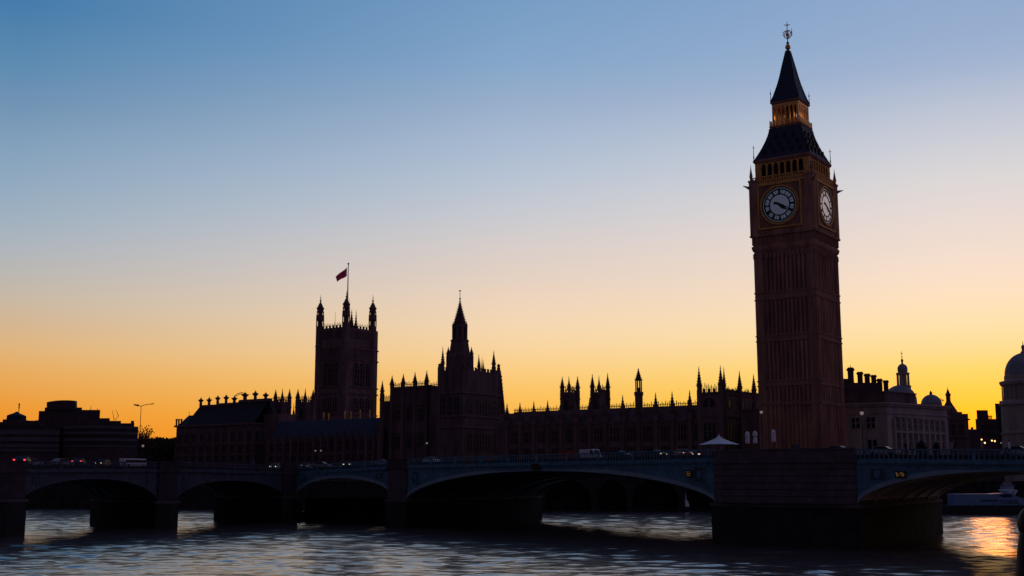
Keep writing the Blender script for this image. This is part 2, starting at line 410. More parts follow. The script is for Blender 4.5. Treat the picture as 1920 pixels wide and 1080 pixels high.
def make_water():
    rng = np.random.default_rng(3)
    NR, NC = 760, 720
    Y = np.geomspace(9.0, 300.0, NR) if False else np.concatenate([np.geomspace(9, 60, 60)[:-1], np.geomspace(60, 300, NR - 59)])
    U = np.linspace(-1, 1, NC)
    half = Y * 0.56 + 14
    X = U[None, :] * half[:, None]
    YY = np.repeat(Y[:, None], NC, 1)
    Z = np.zeros_like(X); 
    for k in range(84):
        if k % 3:
            lam = 1.15 * (3.4 / 1.15) ** rng.random(); ang = rng.normal(0.12, 0.48)
        else:
            lam = 1.5 * (9.0 / 1.5) ** rng.random(); ang = rng.normal(0.2, 0.6)
        kx, ky = math.sin(ang), math.cos(ang)
        ph = rng.random() * 6.283
        slope = 0.0148 * (lam / 3.0) ** -0.12
        amp = slope * lam / 6.283
        patch = 0.6 + 0.4 * np.sin(X * rng.normal(0, .06) + YY * rng.normal(0, .06) + rng.random() * 6.28)
        arg = (X * kx + YY * ky) * 6.283 / lam + ph
        spacing = np.maximum((np.gradient(Y))[:, None], (half * 2 / NC)[:, None])
        fade = np.clip(lam / (spacing * 3.0) - .35, 0, 1)
        Z += amp * patch * fade * (np.sin(arg) + .25 * np.sin(2 * arg + .6))
    v = np.stack([X, YY, Z], -1).reshape(-1, 3)
    Z *= np.interp(Y, [60, 105, 150, 300], [1.0, 1.0, .55, .5])[:, None]       # calmer water beyond the bridge
    i = np.arange(NR * NC).reshape(NR, NC)
    q = np.stack([i[:-1, :-1], i[:-1, 1:], i[1:, 1:], i[1:, :-1]], -1).reshape(-1, 4)
    nv = len(v)
    v = np.concatenate([v, [(-3000, -400, -.9), (3000, -400, -.9), (3000, 320, -.9), (-3000, 320, -.9)]])
    q = np.concatenate([q, [[nv, nv + 1, nv + 2, nv + 3]]])
    me = bpy.data.meshes.new('water')
    me.vertices.add(len(v)); me.vertices.foreach_set('co', v.ravel())
    me.loops.add(q.size); me.loops.foreach_set('vertex_index', q.ravel().astype(np.int32))
    me.polygons.add(len(q)); me.polygons.foreach_set('loop_start', np.arange(0, q.size, 4, dtype=np.int32))
    me.polygons.foreach_set('loop_total', np.full(len(q), 4, dtype=np.int32))
    me.polygons.foreach_set('use_smooth', np.ones(len(q), dtype=bool))
    me.update(); me.validate()
    m = bpy.data.materials.new('river_water'); m.use_nodes = True
    t = m.node_tree; b = t.nodes['Principled BSDF']
    b.inputs['Base Color'].default_value = (0.10, 0.072, 0.066, 1)
    b.inputs['Roughness'].default_value = 0.14
    b.inputs['Specular IOR Level'].default_value = 0.5
    b.inputs['IOR'].default_value = 2.1
    geo = t.nodes.new('ShaderNodeNewGeometry')
    prev = None
    for sc, dist, st, ax in ((1.1, .035, .6, (1, 1.5, 1)), (3.2, .014, .6, (1, 1.6, 1))):
        mp = t.nodes.new('ShaderNodeMapping'); mp.inputs['Scale'].default_value = ax; mp.inputs['Rotation'].default_value = (0, 0, .2)
        t.links.new(geo.outputs['Position'], mp.inputs[0])
        nz = t.nodes.new('ShaderNodeTexNoise'); nz.inputs['Scale'].default_value = sc; nz.inputs['Detail'].default_value = 3
        nz.inputs['Distortion'].default_value = .4
        t.links.new(mp.outputs[0], nz.inputs['Vector'])
        bp = t.nodes.new('ShaderNodeBump'); bp.inputs['Strength'].default_value = st; bp.inputs['Distance'].default_value = dist
        t.links.new(nz.outputs['Fac'], bp.inputs['Height'])
        if prev: t.links.new(prev.outputs[0], bp.inputs['Normal'])
        prev = bp
    t.links.new(prev.outputs[0], b.inputs['Normal'])
    me.materials.append(m)
    o = bpy.data.objects.new('water', me); COL.objects.link(o)
    tag(o, kind='structure')
make_water()
wk = MB(); wk.box(-60, 60, -30, 6.6, 3.9, 4.4); wk.box(-60, 60, 6.0, 6.6, -2, 3.9)
tag(wk.build('pavement', GRANITE), kind='structure')

# ------------------------------------------------------------------ bridge
PIERS = []
def pier_def(Lp, Rp, topL, topR, spL, spR, axis):
    Lq, Rq = wpt(*Lp), wpt(*Rp)
    PIERS.append(dict(L=Lq, R=Rq, zt=(zY(Lq.y, topL), zY(Rq.y, topR)), zs=(zY(Lq.y, spL), zY(Rq.y, spR)), ax=axis))
axB = wpt(173, 982) - wpt(292, 992)
axC = wpt(405, 975) - wpt(527, 982)
axD = wpt(1013, 972) - wpt(762, 990)
axE = wpt(1765, 1000) - wpt(1614, 1031)
pier_def((-470, 1022), (-420, 1020), 862, 862, 930, 930, axB)
pier_def((-35, 1008), (40, 1005), 864, 864.5, 936, 935, axB)
pier_def((292, 992), (327, 991), 866, 866, 939, 938, axB)
pier_def((527, 982), (552, 981), 872.5, 873, 928, 930, axC)
pier_def((727, 988), (762, 990), 862, 859.5, 921, 936, axD)
pier_def((1343, 1020), (1612, 1031), 842, 841.5, 942, 945, axE)
pier_def((2240, 1052), (2300, 1055), 843, 843, 945, 945, axE)
CROWN = [890, 898, 901, 896.5, 883, 883]

bx = PIERS[4]['L']
bridge = thing('bridge', 'long low arched road bridge with blue green ironwork and stone piers across the river', 'bridge', (bx.x, bx.y, 0))
def arch_z(f, zs0, zs1, zc):
    x = 2 * f - 1
    base = zs0 + (zs1 - zs0) * f
    return base + (zc - base) * (max(0.0, 1 - abs(x) ** 2.1)) ** 0.62
def span(i):
    A, B = PIERS[i], PIERS[i + 1]
    F0, F1 = A['R'], B['L']
    B0, B1 = F0 + A['ax'], F1 + B['ax']
    zs0, zs1 = A['zs'][1], B['zs'][0]
    zt0, zt1 = A['zt'][1], B['zt'][0]
    Fm = (F0 + F1) / 2
    zc = zY(Fm.y, CROWN[i])
    n = 44
    fs = [0.5 - 0.5 * math.cos(math.pi * k / n) for k in range(n + 1)]
    def P2(f, c): return (F0 + (F1 - F0) * f) * (1 - c) + (B0 + (B1 - B0) * f) * c
    W = (A['ax'].length + B['ax'].length) / 2
    ca = .55 / W
    PM_ = PAINT if i >= 3 else PAINT_W
    za = [arch_z(f, zs0, zs1, zc) for f in fs]
    def top(f): return zt0 + (zt1 - zt0) * f
    PH = 1.02                                     # parapet height
    cor = [top(f) - PH for f in fs]               # underside level of parapet = top of cornice
    # face ribs and inner ribs: each an arched beam
    ribs = [0.0] + [k / 6 for k in range(1, 6)] + [1.0 - ca]
    for c in ribs:
        rb = MB(); d = .42 if c in (0.0,) else .55
        out = 0.10 / W if c == 0.0 else 0
        vs = []
        for f, z in zip(fs, za):
            up = min(z + d, top(f) - PH - .75)
            for cc, zz in ((c - out, z), (c + ca, z), (c + ca, up), (c - out, up)):
                q = P2(f, cc); vs.append((q.x, q.y, zz))
        ff = []
        for k in range(n):
            for j in range(4):
                ff.append([k * 4 + j, k * 4 + (j + 1) % 4, (k + 1) * 4 + (j + 1) % 4, (k + 1) * 4 + j])
        ff += [[0, 1, 2, 3], [n * 4 + 3, n * 4 + 2, n * 4 + 1, n * 4]]
        rb.add(vs, ff)
        rb.build('arch_rib', (PAINT_L if i > 2 else PAINT_W) if c == 0 else (RIB_GLOW if i == 5 else PAINT_D), bridge)
    # soffit plate above the ribs, closed down to the piers
    sf = MB(); vs = []
    for f, z in zip(fs, za):
        for cc in (.004, 1 - .004):
            q = P2(f, cc); vs.append((q.x, q.y, min(z + .30, top(f) - PH - .8)))
    sf.add(vs, [[2 * k, 2 * k + 1, 2 * k + 3, 2 * k + 2] for k in range(n)])
    sf.build('soffit', RIB_GLOW if i == 5 else PAINT_D, bridge)
    for c0, nm in ((0.0, 'spandrel'), (1 - ca * .6, 'spandrel')):
        sp = MB(); vs = []
        for f, z in zip(fs, za):
            lo = min(z + .40, top(f) - PH - .76); hi = top(f) - PH - .40
            for cc, zz in ((c0, lo), (c0 + ca * .6, lo), (c0 + ca * .6, hi), (c0, hi)):
                q = P2(f, cc); vs.append((q.x, q.y, zz))
        ff = []
        for k in range(n):
            for j in range(4):
                ff.append([k * 4 + j, k * 4 + (j + 1) % 4, (k + 1) * 4 + (j + 1) % 4, (k + 1) * 4 + j])
        ff += [[0, 1, 2, 3], [n * 4 + 3, n * 4 + 2, n * 4 + 1, n * 4]]
        sp.add(vs, ff); sp.build(nm, PM_, bridge)
    # beam helper along the span at offset c (distance in metres from the face)
    def beam(mb, o0, o1, h0, h1, f0=0.0, f1=1.0):
        q = [P2(f0, o0 / W), P2(f1, o0 / W), P2(f1, o1 / W), P2(f0, o1 / W)]
        ta, tb = top(f0), top(f1)
        mb.prism(q, [ta + h0, tb + h0, tb + h0, ta + h0], [ta + h1, tb + h1, tb + h1, ta + h1])
    for side in (0, 1):
        def o(a): return a if side == 0 else W - a
        cb = MB()
        beam(cb, o(-.30), o(.5), -PH - .22, -PH); beam(cb, o(-.18), o(.45), -PH - .34, -PH - .22)
        beam(cb, o(-.06), o(.45), -PH - .42, -PH - .34)
        cb.build('cornice', PM_, bridge)
        pb = MB()
        beam(pb, o(-.12), o(.18), -.13, 0); beam(pb, o(-.02), o(.10), -PH, -PH + .16); beam(pb, o(.0), o(.07), -.36, -.30)
        L = (F1 - F0).length; nb = int(L / .42)
        for k in range(nb + 1):
            f = k / nb; wd = .055 / L
            if k % 12 == 0:
                beam(pb, o(-.08), o(.16), -PH, .04, max(0, f - wd * 2.4), min(1, f + wd * 2.4))
            else:
                beam(pb, o(.0), o(.07), -PH + .16, -.13, max(0, f - wd), min(1, f + wd))
        pb.build('parapet', PM_, bridge)
    dk = MB(); beam(dk, .46, W - .46, -PH - .74, -.59); dk.build('deck', ASPH, bridge)
    fp = MB(); beam(fp, .47, 3.0, -.586, -.48); beam(fp, W - 3.0, W - .47, -.586, -.48); fp.build('footway', GRANITE, bridge)
    # recessed panels with a raised shield near both springings
    L = (F1 - F0).length
    for f in ((1.9 / L, 1 - 1.9 / L) if i in (3, 4, 5) else (1 - 1.6 / L, 1.6 / L)):
        c = P2(f, -.03 / W); d = (F1 - F0).normalized(); fr = Frame(c, d)
        zt = top(f) - PH - .72; zb = max(arch_z(f, zs0, zs1, zc) + .75, zt - 1.5)
        if zt - zb < .3: continue
        pm = MB(); hw = .62 if i >= 3 else .45
        pm.cur = 0; pm.fbox(fr, -hw, hw, -.02, .02, zb, zt)
        pm.cur = 1
        for a0, a1, z0, z1 in ((-hw - .1, -hw, zb - .1, zt + .1), (hw, hw + .1, zb - .1, zt + .1), (-hw, hw, zb - .1, zb), (-hw, hw, zt, zt + .1)):
            pm.fbox(fr, a0, a1, -.07, .02, z0, z1)
        zm = (zb + zt) / 2; sh = min(.4, (zt - zb) * .4)
        pm.fface(fr, [(-sh * .7, zm + sh), (-sh * .7, zm - sh * .2), (0, zm - sh), (sh * .7, zm - sh * .2), (sh * .7, zm + sh)], -.09, -.021)
        pm.build('shield_panel', [PAINT_D, PM_], bridge)
for i in range(len(PIERS) - 1): span(i)
for i, p in enumerate(PIERS):
    d = (p['R'] - p['L']); wd = d.length; fr = Frame(p['L'], d); ax = p['ax']
    axn = ax.normalized()
    def quad(e, f0, f1):      # footprint widened by e, running from f0 to f1 metres along the axis
        a = p['L'] - fr.u * e; b = p['R'] + fr.u * e
        return [a + axn * f0, b + axn * f0, b + axn * f1, a + axn * f1]
    AL = ax.length
    zs = min(p['zs']) ; zt = sum(p['zt']) / 2
    lo = MB()
    pts = quad(.25, -.45, AL + .45)
    nose = (pts[0] + pts[1]) / 2 - axn * (min(wd, 4) * .28)
    if i != 5:
        pts = [pts[0], nose, pts[1], pts[2], pts[3]]
    lo.prism(pts, -3, zs - .35); lo.build('pier_base', WETSTONE, bridge)
    ce = MB(); q = quad(.40, -.62, AL + .5); ce.prism(q, zs - .35, zs - .02); ce.build('pier_ledge', GRANITE, bridge)
    up = MB()
    z = zs - .02; ch = .62; k = 0
    top = zt - 1.30
    while z < top - .05:
        z1 = min(z + ch, top)
        e = -.02 if wd < 5 else .02
        if i == 5:
            c = 1.4
            a, b = p['L'] + fr.u * .02, p['R'] - fr.u * .02
            for g0, e2 in ((z, .05), (z1 - .05, 0.0)):
                pass
            foot = [a - axn * .2, a + fr.u * c - axn * 1.3, b - fr.u * c - axn * 1.3, b - axn * .2, b + axn * (AL), a + axn * (AL)]
            inset = [q + (Vector((sum(v.x for v in foot) / 6, sum(v.y for v in foot) / 6)) - q).normalized() * .16 for q in foot]
            up.prism(foot, z + .07, z1); up.prism(inset, z, z + .07)
        else:
            up.prism(quad(e, -.30, AL + .3), z + .04, z1); up.prism(quad(e - .05, -.25, AL + .25), z, z + .04)
        z = z1
    up.build('pier_shaft', GRANITE if i >= 4 else GRANITE_D, bridge)
    cp = MB()
    if i == 5:
        a, b = p['L'], p['R']; c = 1.4
        def foot(e): return [a - axn * (.2 + e) - fr.u * e, a + fr.u * c - axn * (1.3 + e), b - fr.u * c - axn * (1.3 + e), b - axn * (.2 + e) + fr.u * e, b + axn * AL + fr.u * e, a + axn * AL - fr.u * e]
        cp.prism(foot(.18), top, top + .3)
        zt_ = zt
        # solid stone parapet along the front only
        fo, fi = foot(.02), foot(-.4)
        for k in (0, 1, 2):
            cp.prism([fo[k], fo[k + 1], fi[k + 1], fi[k]], top + .3, zt_ - .16)
            f2, f3 = foot(.12), foot(-.5)
            cp.prism([f2[k], f2[k + 1], f3[k + 1], f3[k]], zt_ - .16, zt_)
        bk = quad(0, AL - .5, AL); cp.prism(bk, top + .3, zt_)
        dk = MB(); dk.prism(quad(-.5, .2, AL - .6), top + .3, zt_ - .59); dk.build('deck', ASPH, bridge)
    else:
        cp.prism(quad(.12, -.45, 1.0), top, top + .28); cp.prism(quad(.02, -.34, .8), top + .28, zt - .1); cp.prism(quad(.10, -.42, .9), zt - .1, zt + .06)
        cp.build('pier_coping', GRANITE_D, bridge); cp = MB()
        cp.prism(quad(.12, AL - 1.0, AL + .45), top, top + .28); cp.prism(quad(.02, AL - .8, AL + .34), top + .28, zt); 
        dk = MB(); dk.prism(quad(.02, 1.0, AL - 1.02), zs, zt - .59); dk.build('deck', ASPH, bridge)
    cp.build('pier_coping', GRANITE if i >= 4 else GRANITE_D, bridge)

def deck_pt(px, c, py=855):
    """point of the road at picture column px, a fraction c of the way across"""
    line = []
    for p in PIERS:
        line.append((p['L'] + p['ax'] * c, p['zt'][0])); line.append((p['R'] + p['ax'] * c, p['zt'][1]))
    d = Vector((px - 960, den(py)))
    for (a, za), (b, zb) in zip(line, line[1:]):
        ca = a.x * d.y - a.y * d.x; cb = b.x * d.y - b.y * d.x
        if ca <= 0 <= cb:
            f = ca / (ca - cb); q = a + (b - a) * f
            return q, za + (zb - za) * f - .58, (b - a).normalized()
    return None

# ------------------------------------------------------------------ clock tower
U = Vector((0.816, -0.578)); V = Vector((0.578, 0.816))
YC = 262.0
corner = Vector((xY(YC, 1528, 475), YC))
SH = 14.77 / 2
tc_ = corner - U * SH + V * SH
TF = Frame(tc_, U)
YT = tc_.y
def hs(W, py): return SH * (W / 158.0) * (den(475) / den(py)) ** -1 if False else SH * (W / 158.0) * (den(py) / den(475)) ** 1
def hz(py): return zY(YT, py)
tower = thing('clock_tower', 'tall square clock tower with lit dials and a pointed iron roof, right of the palace', 'clock tower', (tc_.x, tc_.y, GZ))
faces4 = [Frame(tc_ - V * 1.0 * 0 , U), Frame(tc_, V), Frame(tc_, -U), Frame(tc_, -V)]
def on_face(k): return faces4[k]       # t = -half puts it on that side's wall
zG = GZ - .3
z_sh1 = hz(478); z_cl0 = hz(446); z_cl1 = hz(344); z_bf1 = hz(308); z_rf1 = hz(243.5)
z_lb = hz(240); z_l0 = hz(236); z_l1 = hz(199); z_e2 = hz(195.5); z_ap = hz(93)
core_ = MB(); core_.sq(TF, tc_, [(SH - .35, zG), (SH - .35, z_sh1)])
shaft = core_.build('shaft', TOWER_STONE, tower)
for k in range(4):
    fr = on_face(k); h = SH
    rb = MB()
    # corner piers and thin ribs between narrow slit windows
    rb.fbox(fr, -h, -h + 2.0, -h, -h + .34, zG, z_sh1)
    rb.fbox(fr, h - 2.0, h - .345, -h, -h + .34, zG, z_sh1)
    nR = 11
    for j in range(nR + 1):
        a = -h + 2.0 + (2 * h - 4.0) * j / nR
        wdt = .25 if j % 2 else .19
        if j in (0, nR): continue
        rb.fbox(fr, a - wdt, a + wdt, -h + .02, -h + .345, zG, z_sh1)
    for a in (-h + .65, -h + 1.35, h - .75, h - 1.4):
        rb.fbox(fr, a - .09, a + .09, -h - .10, -h - .002, zG, z_sh1)
    rb.build('buttress', TOWER_STONE, tower)
    bands = [(558, 573), (638, 650), (722, 733), (763, 768)]
    for yt, yb in bands:
        bd = MB(); z1, z0 = hz(yt - 6), hz(yb - 6)
        e = .14
        bd.fbox(fr, -h - e, h + e - .3, -h - e, -h + .30, z1 - .28, z1); bd.fbox(fr, -h - e, h + e - .3, -h - e, -h + .30, z0, z0 + .28)
        for j in range(nR):
            a = -h + 2.0 + (2 * h - 4.0) * (j + .5) / nR
            if z1 - z0 > 1: bd.fbox(fr, a - .4, a + .4, -h + .05, -h + .30, z0 + .28, z1 - .28)
        bd.build('string_course', TOWER_STONE_D, tower)
    # slit windows
    stages = [(hz(478), hz(552)), (hz(567), hz(632)), (hz(644), hz(716)), (hz(727), hz(757))]
    for z1, z0 in stages:
        for j in range(nR):
            a = -h + 2.0 + (2 * h - 4.0) * (j + .5) / nR
            wm = MB(); wm.fface(fr, [(a - .10, z0 + .4), (a + .10, z0 + .4), (a + .10, z1 - .9), (a, z1 - .5), (a - .10, z1 - .9)], -h + .30, -h + .36)
            if k in (0, 1): wm.build('window', LEADED, tower)
# corbel table under the clock stage
cb = MB()
cb.sq(TF, tc_, [(SH - .2, z_sh1), (SH + .15, z_sh1 + .5), (SH + .30, z_sh1 + 1.0), (SH + .30, z_sh1 + 1.5), (SH + .05, z_sh1 + 1.55), (SH + .05, z_cl0 - .5), (SH + .55, z_cl0 - .4), (SH + .62, z_cl0), (SH + .3, z_cl0 + .02)])
cb.build('corbel_table', TOWER_STONE, tower)
for k in range(4):
    fr = on_face(k); h = SH + .05
    nm = MB(); nc = MB(); n = 14
    for j in range(n + 1):
        a = -h + .25 + (2 * h - .5) * j / n
        nm.fbox(fr, a - .16, a + .16, -h - .28, -h + .02, z_sh1 + 1.9, z_cl0 - .55)
        nc.fbox(fr, a - .2, a + .2, -SH - .15, -SH + .3, z_sh1 - 1.4, z_sh1 - .3)
    nm.build('niche_arcade', TOWER_STONE_D, tower); nc.build('corbel_row', TOWER_STONE_D, tower)
hc = hs(166.5, 400)
YFC = (tc_ - V * (hc - 1.0)).y
cs = MB(); cs.sq(TF, tc_, [(hc - .25, z_cl0), (hc - .25, z_cl1)])
for sa in (-1, 1):
    for st in (-1, 1):
        c = tc_ + U * (sa * (hc - .9)) + V * (st * (hc - .9))
        cs.sq(TF, c, [(1.0, z_cl0 + .01), (1.0, z_cl1 - .4), (1.15, z_cl1 - .3), (1.15, z_cl1 + .1)])
cs.build('clock_stage', TOWER_STONE, tower)
DR = 4.15
z_d = zY(YFC, 384.5)
ROM = ['XII', 'I', 'II', 'III', 'IIII', 'V', 'VI', 'VII', 'VIII', 'IX', 'X', 'XI']
for k in range(4):
    fr = on_face(k); t0 = -(hc - .25)
    fr = Frame(fr.O - fr.u * (.45 if k == 0 else 0.0), fr.u)
    # gilded square surround
    fm = MB(); q = 5.35
    zb, zt = zY(YFC, 427.5), zY(YFC, 343)
    fm.cur = 0
    for a0, a1, z0, z1 in ((-q, -q + .34, zb, zt), (q - .34, q, zb, zt), (-q + .34, q - .34, zb, zb + .34), (-q + .34, q - .34, zt - .34, zt)):
        fm.fbox(fr, a0, a1, t0 - .42, t0 - .02, z0, z1)
    fm.cur = 1
    fm.fbox(fr, -q + .34, q - .34, t0 - .12, t0 - .02, zb + .34, zt - .34)
    for sa in (-1, 1):
        for sz in (-1, 1):
            for r_ in (.5, .85):
                cxa, cz = sa * (q - 1.05), (zb + zt) / 2 + sz * ((zt - zb) / 2 - 1.05)
                ring = [(cxa + r_ * math.cos(x), cz + r_ * math.sin(x)) for x in [2 * math.pi * i / 10 for i in range(10)]]
                fm.fface(fr, ring, t0 - .12 - .1 * (1.3 - r_), t0 - .115)
    sd_ = fm.build('dial_surround', [OCHRE, TOWER_STONE_D], tower)
    dl = MB()
    dl.fface(fr, [(DR * math.cos(x), z_d + DR * math.sin(x)) for x in [2 * math.pi * i / 48 for i in range(48)]], t0 - .22, t0 - .10)
    dial = dl.build('clock_dial', DIAL_SKY if k == 1 else DIAL, tower)
    ir = MB()
    def ring(mb, ra, rb_, ta, tb, n=48):
        vs = []
        for i in range(n):
            x = 2 * math.pi * i / n
            for r_, tt in ((ra, ta), (rb_, ta), (rb_, tb), (ra, tb)):
                p_ = fr.p(r_ * math.cos(x), tt); vs.append((p_.x, p_.y, z_d + r_ * math.sin(x)))
        fs = []
        for i in range(n):
            j = (i + 1) % n
            for e in range(4): fs.append([i * 4 + e, i * 4 + (e + 1) % 4, j * 4 + (e + 1) % 4, j * 4 + e])
        mb.add(vs, fs)
    ring(ir, DR * .97, DR * 1.03, t0 - .34, t0 - .20)
    ring(ir, DR * .84, DR * .92, t0 - .27, t0 - .222); ring(ir, DR * .56, DR * .63, t0 - .27, t0 - .222)
    def bar(mb, ang, ra, rb_, w0, w1, ta, tb, off=0.0):
        ca, sa_ = math.sin(ang), math.cos(ang)      # clockwise from twelve, seen from outside
        pr = [(ra * ca + (off - w0) * sa_, z_d + ra * sa_ - (off - w0) * ca), (ra * ca + (off + w0) * sa_, z_d + ra * sa_ - (off + w0) * ca),
              (rb_ * ca + (off + w1) * sa_, z_d + rb_ * sa_ - (off + w1) * ca), (rb_ * ca + (off - w1) * sa_, z_d + rb_ * sa_ - (off - w1) * ca)]
        mb.fface(fr, pr, ta, tb)
    for i in range(60):
        bar(ir, 2 * math.pi * i / 60, DR * .89, DR * .98, .035, .035, t0 - .26, t0 - .222)
    for i, s in enumerate(ROM):
        ang = 2 * math.pi * i / 12; wtot = sum({'I': .17, 'V': .36, 'X': .36}[c] for c in s); o_ = -wtot / 2
        for c in s:
            wc = {'I': .17, 'V': .36, 'X': .36}[c]; m_ = o_ + wc / 2
            if c == 'I': bar(ir, ang, DR * .63, DR * .84, .085, .085, t0 - .26, t0 - .222, m_)
            else:
                for d0, d1 in (((-.12, .12), (.12, -.12)) if c == 'X' else ((-.0, -.13), (0.0, .13))):
                    ca, sa_ = math.sin(ang), math.cos(ang)
                    def pt(r_, o2): return (r_ * ca + o2 * sa_, z_d + r_ * sa_ - o2 * ca)
                    wl = .085
                    ir.fface(fr, [pt(DR * .63, m_ + d0 - wl), pt(DR * .63, m_ + d0 + wl), pt(DR * .84, m_ + d1 + wl), pt(DR * .84, m_ + d1 - wl)], t0 - .26, t0 - .222)
            o_ += wc
    for i in range(12):
        bar(ir, 2 * math.pi * (i + .5) / 12, DR * .62, DR * .86, .04, .04, t0 - .25, t0 - .222)
    ir.build('dial_ironwork', IRON, dial)
    gr = MB(); ring(gr, DR * 1.03, DR * 1.13, t0 - .46, t0 - .15); gr.build('dial_rim', OCHRE, dial)
    hh = MB(); a_h = math.radians(127)
    bar(hh, a_h, -.9, .3, .22, .32, t0 - .40, t0 - .36); bar(hh, a_h, .3, 1.2, .42, .46, t0 - .40, t0 - .36); bar(hh, a_h, 1.2, 2.3, .46, .05, t0 - .40, t0 - .36)
    hh.build('hour_hand', IRON, dial)
    mh = MB(); a_m = math.radians(114)
    bar(mh, a_m, -1.5, -.3, .34, .16, t0 - .34, t0 - .30); bar(mh, a_m, -.3, 3.0, .18, .05, t0 - .34, t0 - .30)
    mh.build('minute_hand', IRON, dial)
    # pierced parapet between clock stage and belfry
    pp = MB(); zp0, zp1 = zt + .05, zt + 2.0
    pp.fbox(fr, -hc + 1.3, hc - 1.3, t0 - .25, t0 - .05, zp0, zp0 + .3)
    pp.fbox(fr, -hc + 1.3, hc - 1.3, t0 - .25, t0 - .05, zp1 - .2, zp1)
    n = 22
    for j in range(n + 1):
        a = -hc + 1.4 + (2 * hc - 2.8) * j / n
        pp.fbox(fr, a - .12, a + .12, t0 - .2, t0 - .08, zp0 + .3, zp1 - .2)
    pp.fbox(fr, -hc + 1.3, hc - 1.3, t0 - .15, t0 - .1, zp0 + .85, zp1 - .8)
    pp.build('pierced_parapet', OCHRE, tower)
hb = hs(143.5, 325)
bf = MB(); bf.sq(TF, tc_, [(hb - .9, z_cl1), (hb - .9, z_bf1)]); bf.build('belfry_core', IRON, tower)
for k in range(4):
    fr = on_face(k); ar = MB(); n = 7
    ar.fbox(fr, -hb, -hb + 1.3, -hb, -hb + 1.0, z_cl1 + .02, z_bf1)
    ar.fbox(fr, hb - 1.3, hb - 1.01, -hb, -hb + 1.0, z_cl1 + .02, z_bf1)
    span_ = 2 * hb - 2.6
    for j in range(n + 1):
        a = -hb + 1.3 + span_ * j / n
        ar.fbox(fr, a - .17, a + .17, -hb + .06, -hb + .55, z_cl1 + .03, z_bf1 - .6)
        if j < n:
            am = a + span_ / n / 2; hw = span_ / n / 2 - .17
            zc_ = z_bf1 - .75
            pr = [(am - hw, z_bf1 - .4)] + [(am - hw + 2 * hw * i / 8, zc_ - .9 + .9 * (1 - abs(1 - i / 4) ** 2) ** .5 if 0 < i < 8 else zc_ - .9) for i in range(9)] + [(am + hw, z_bf1 - .4)]
            ar.fface(fr, pr, -hb + .1, -hb + .5)
    ar.fbox(fr, -hb + 1.3, hb - 1.3, -hb + .05, -hb + .6, z_bf1 - .42, z_bf1)
    ar.build('belfry_arcade', OCHRE, tower)
he = hs(151.5, 306)
ev = MB(); ev.sq(TF, tc_, [(hb + .02, z_bf1 - .5), (he - .1, z_bf1 - .2), (he, z_bf1), (he, z_bf1 + .3), (he - .25, z_bf1 + .45)]); ev.build('eaves', TOWER_STONE_D, tower)
hr1 = hs(81, 243)
zr0 = z_bf1 + .45
prof = []
for i in range(9):
    f = i / 8
    hh_ = (he - .4) + (hr1 - (he - .4)) * (1 - (1 - f) ** 1.45)
    prof.append((hh_, zr0 + (z_rf1 - zr0) * f))
rf = MB(); rf.sq(TF, tc_, prof); roof = rf.build('roof', SLATE, tower)
def half_at(z):
    for (h0, z0), (h1, z1) in zip(prof, prof[1:]):
        if z0 <= z <= z1: return h0 + (h1 - h0) * (z - z0) / (z1 - z0)
    return prof[-1][0]
for k in range(4):
    fr = on_face(k)
    for row, (f, cnt) in enumerate(((.18, 5), (.42, 4), (.66, 3))):
        z = zr0 + (z_rf1 - zr0) * f; h = half_at(z)
        for j in range(cnt):
            a = (j - (cnt - 1) / 2) * 2.2
            dm = MB(); dm.fface(fr, [(a - .38, z - .3), (a + .38, z - .3), (a + .38, z + .5), (a, z + 1.25), (a - .38, z + .5)], -h - .22, -h + 1.4)
            dm.build('dormer', IRON, roof)
for sa, st in ((-1, -1), (1, -1), (1, 1), (-1, 1)):
    hp = MB()
    for (h0, z0), (h1, z1) in zip(prof, prof[1:]):
        a = tc_ + U * (sa * h0) + V * (st * h0); b = tc_ + U * (sa * h1) + V * (st * h1)
        hp.tube((a.x, a.y, z0), (b.x, b.y, z1), .14, n=5)
        for i in range(3):
            q = a + (b - a) * (i / 3); zz = z0 + (z1 - z0) * i / 3
            hp.ball((q.x + sa * U.x * .1, q.y + sa * U.y * .1, zz + .1), .2, 5, 4)
    hp.build('hip_crocket', SLATE_D, roof)
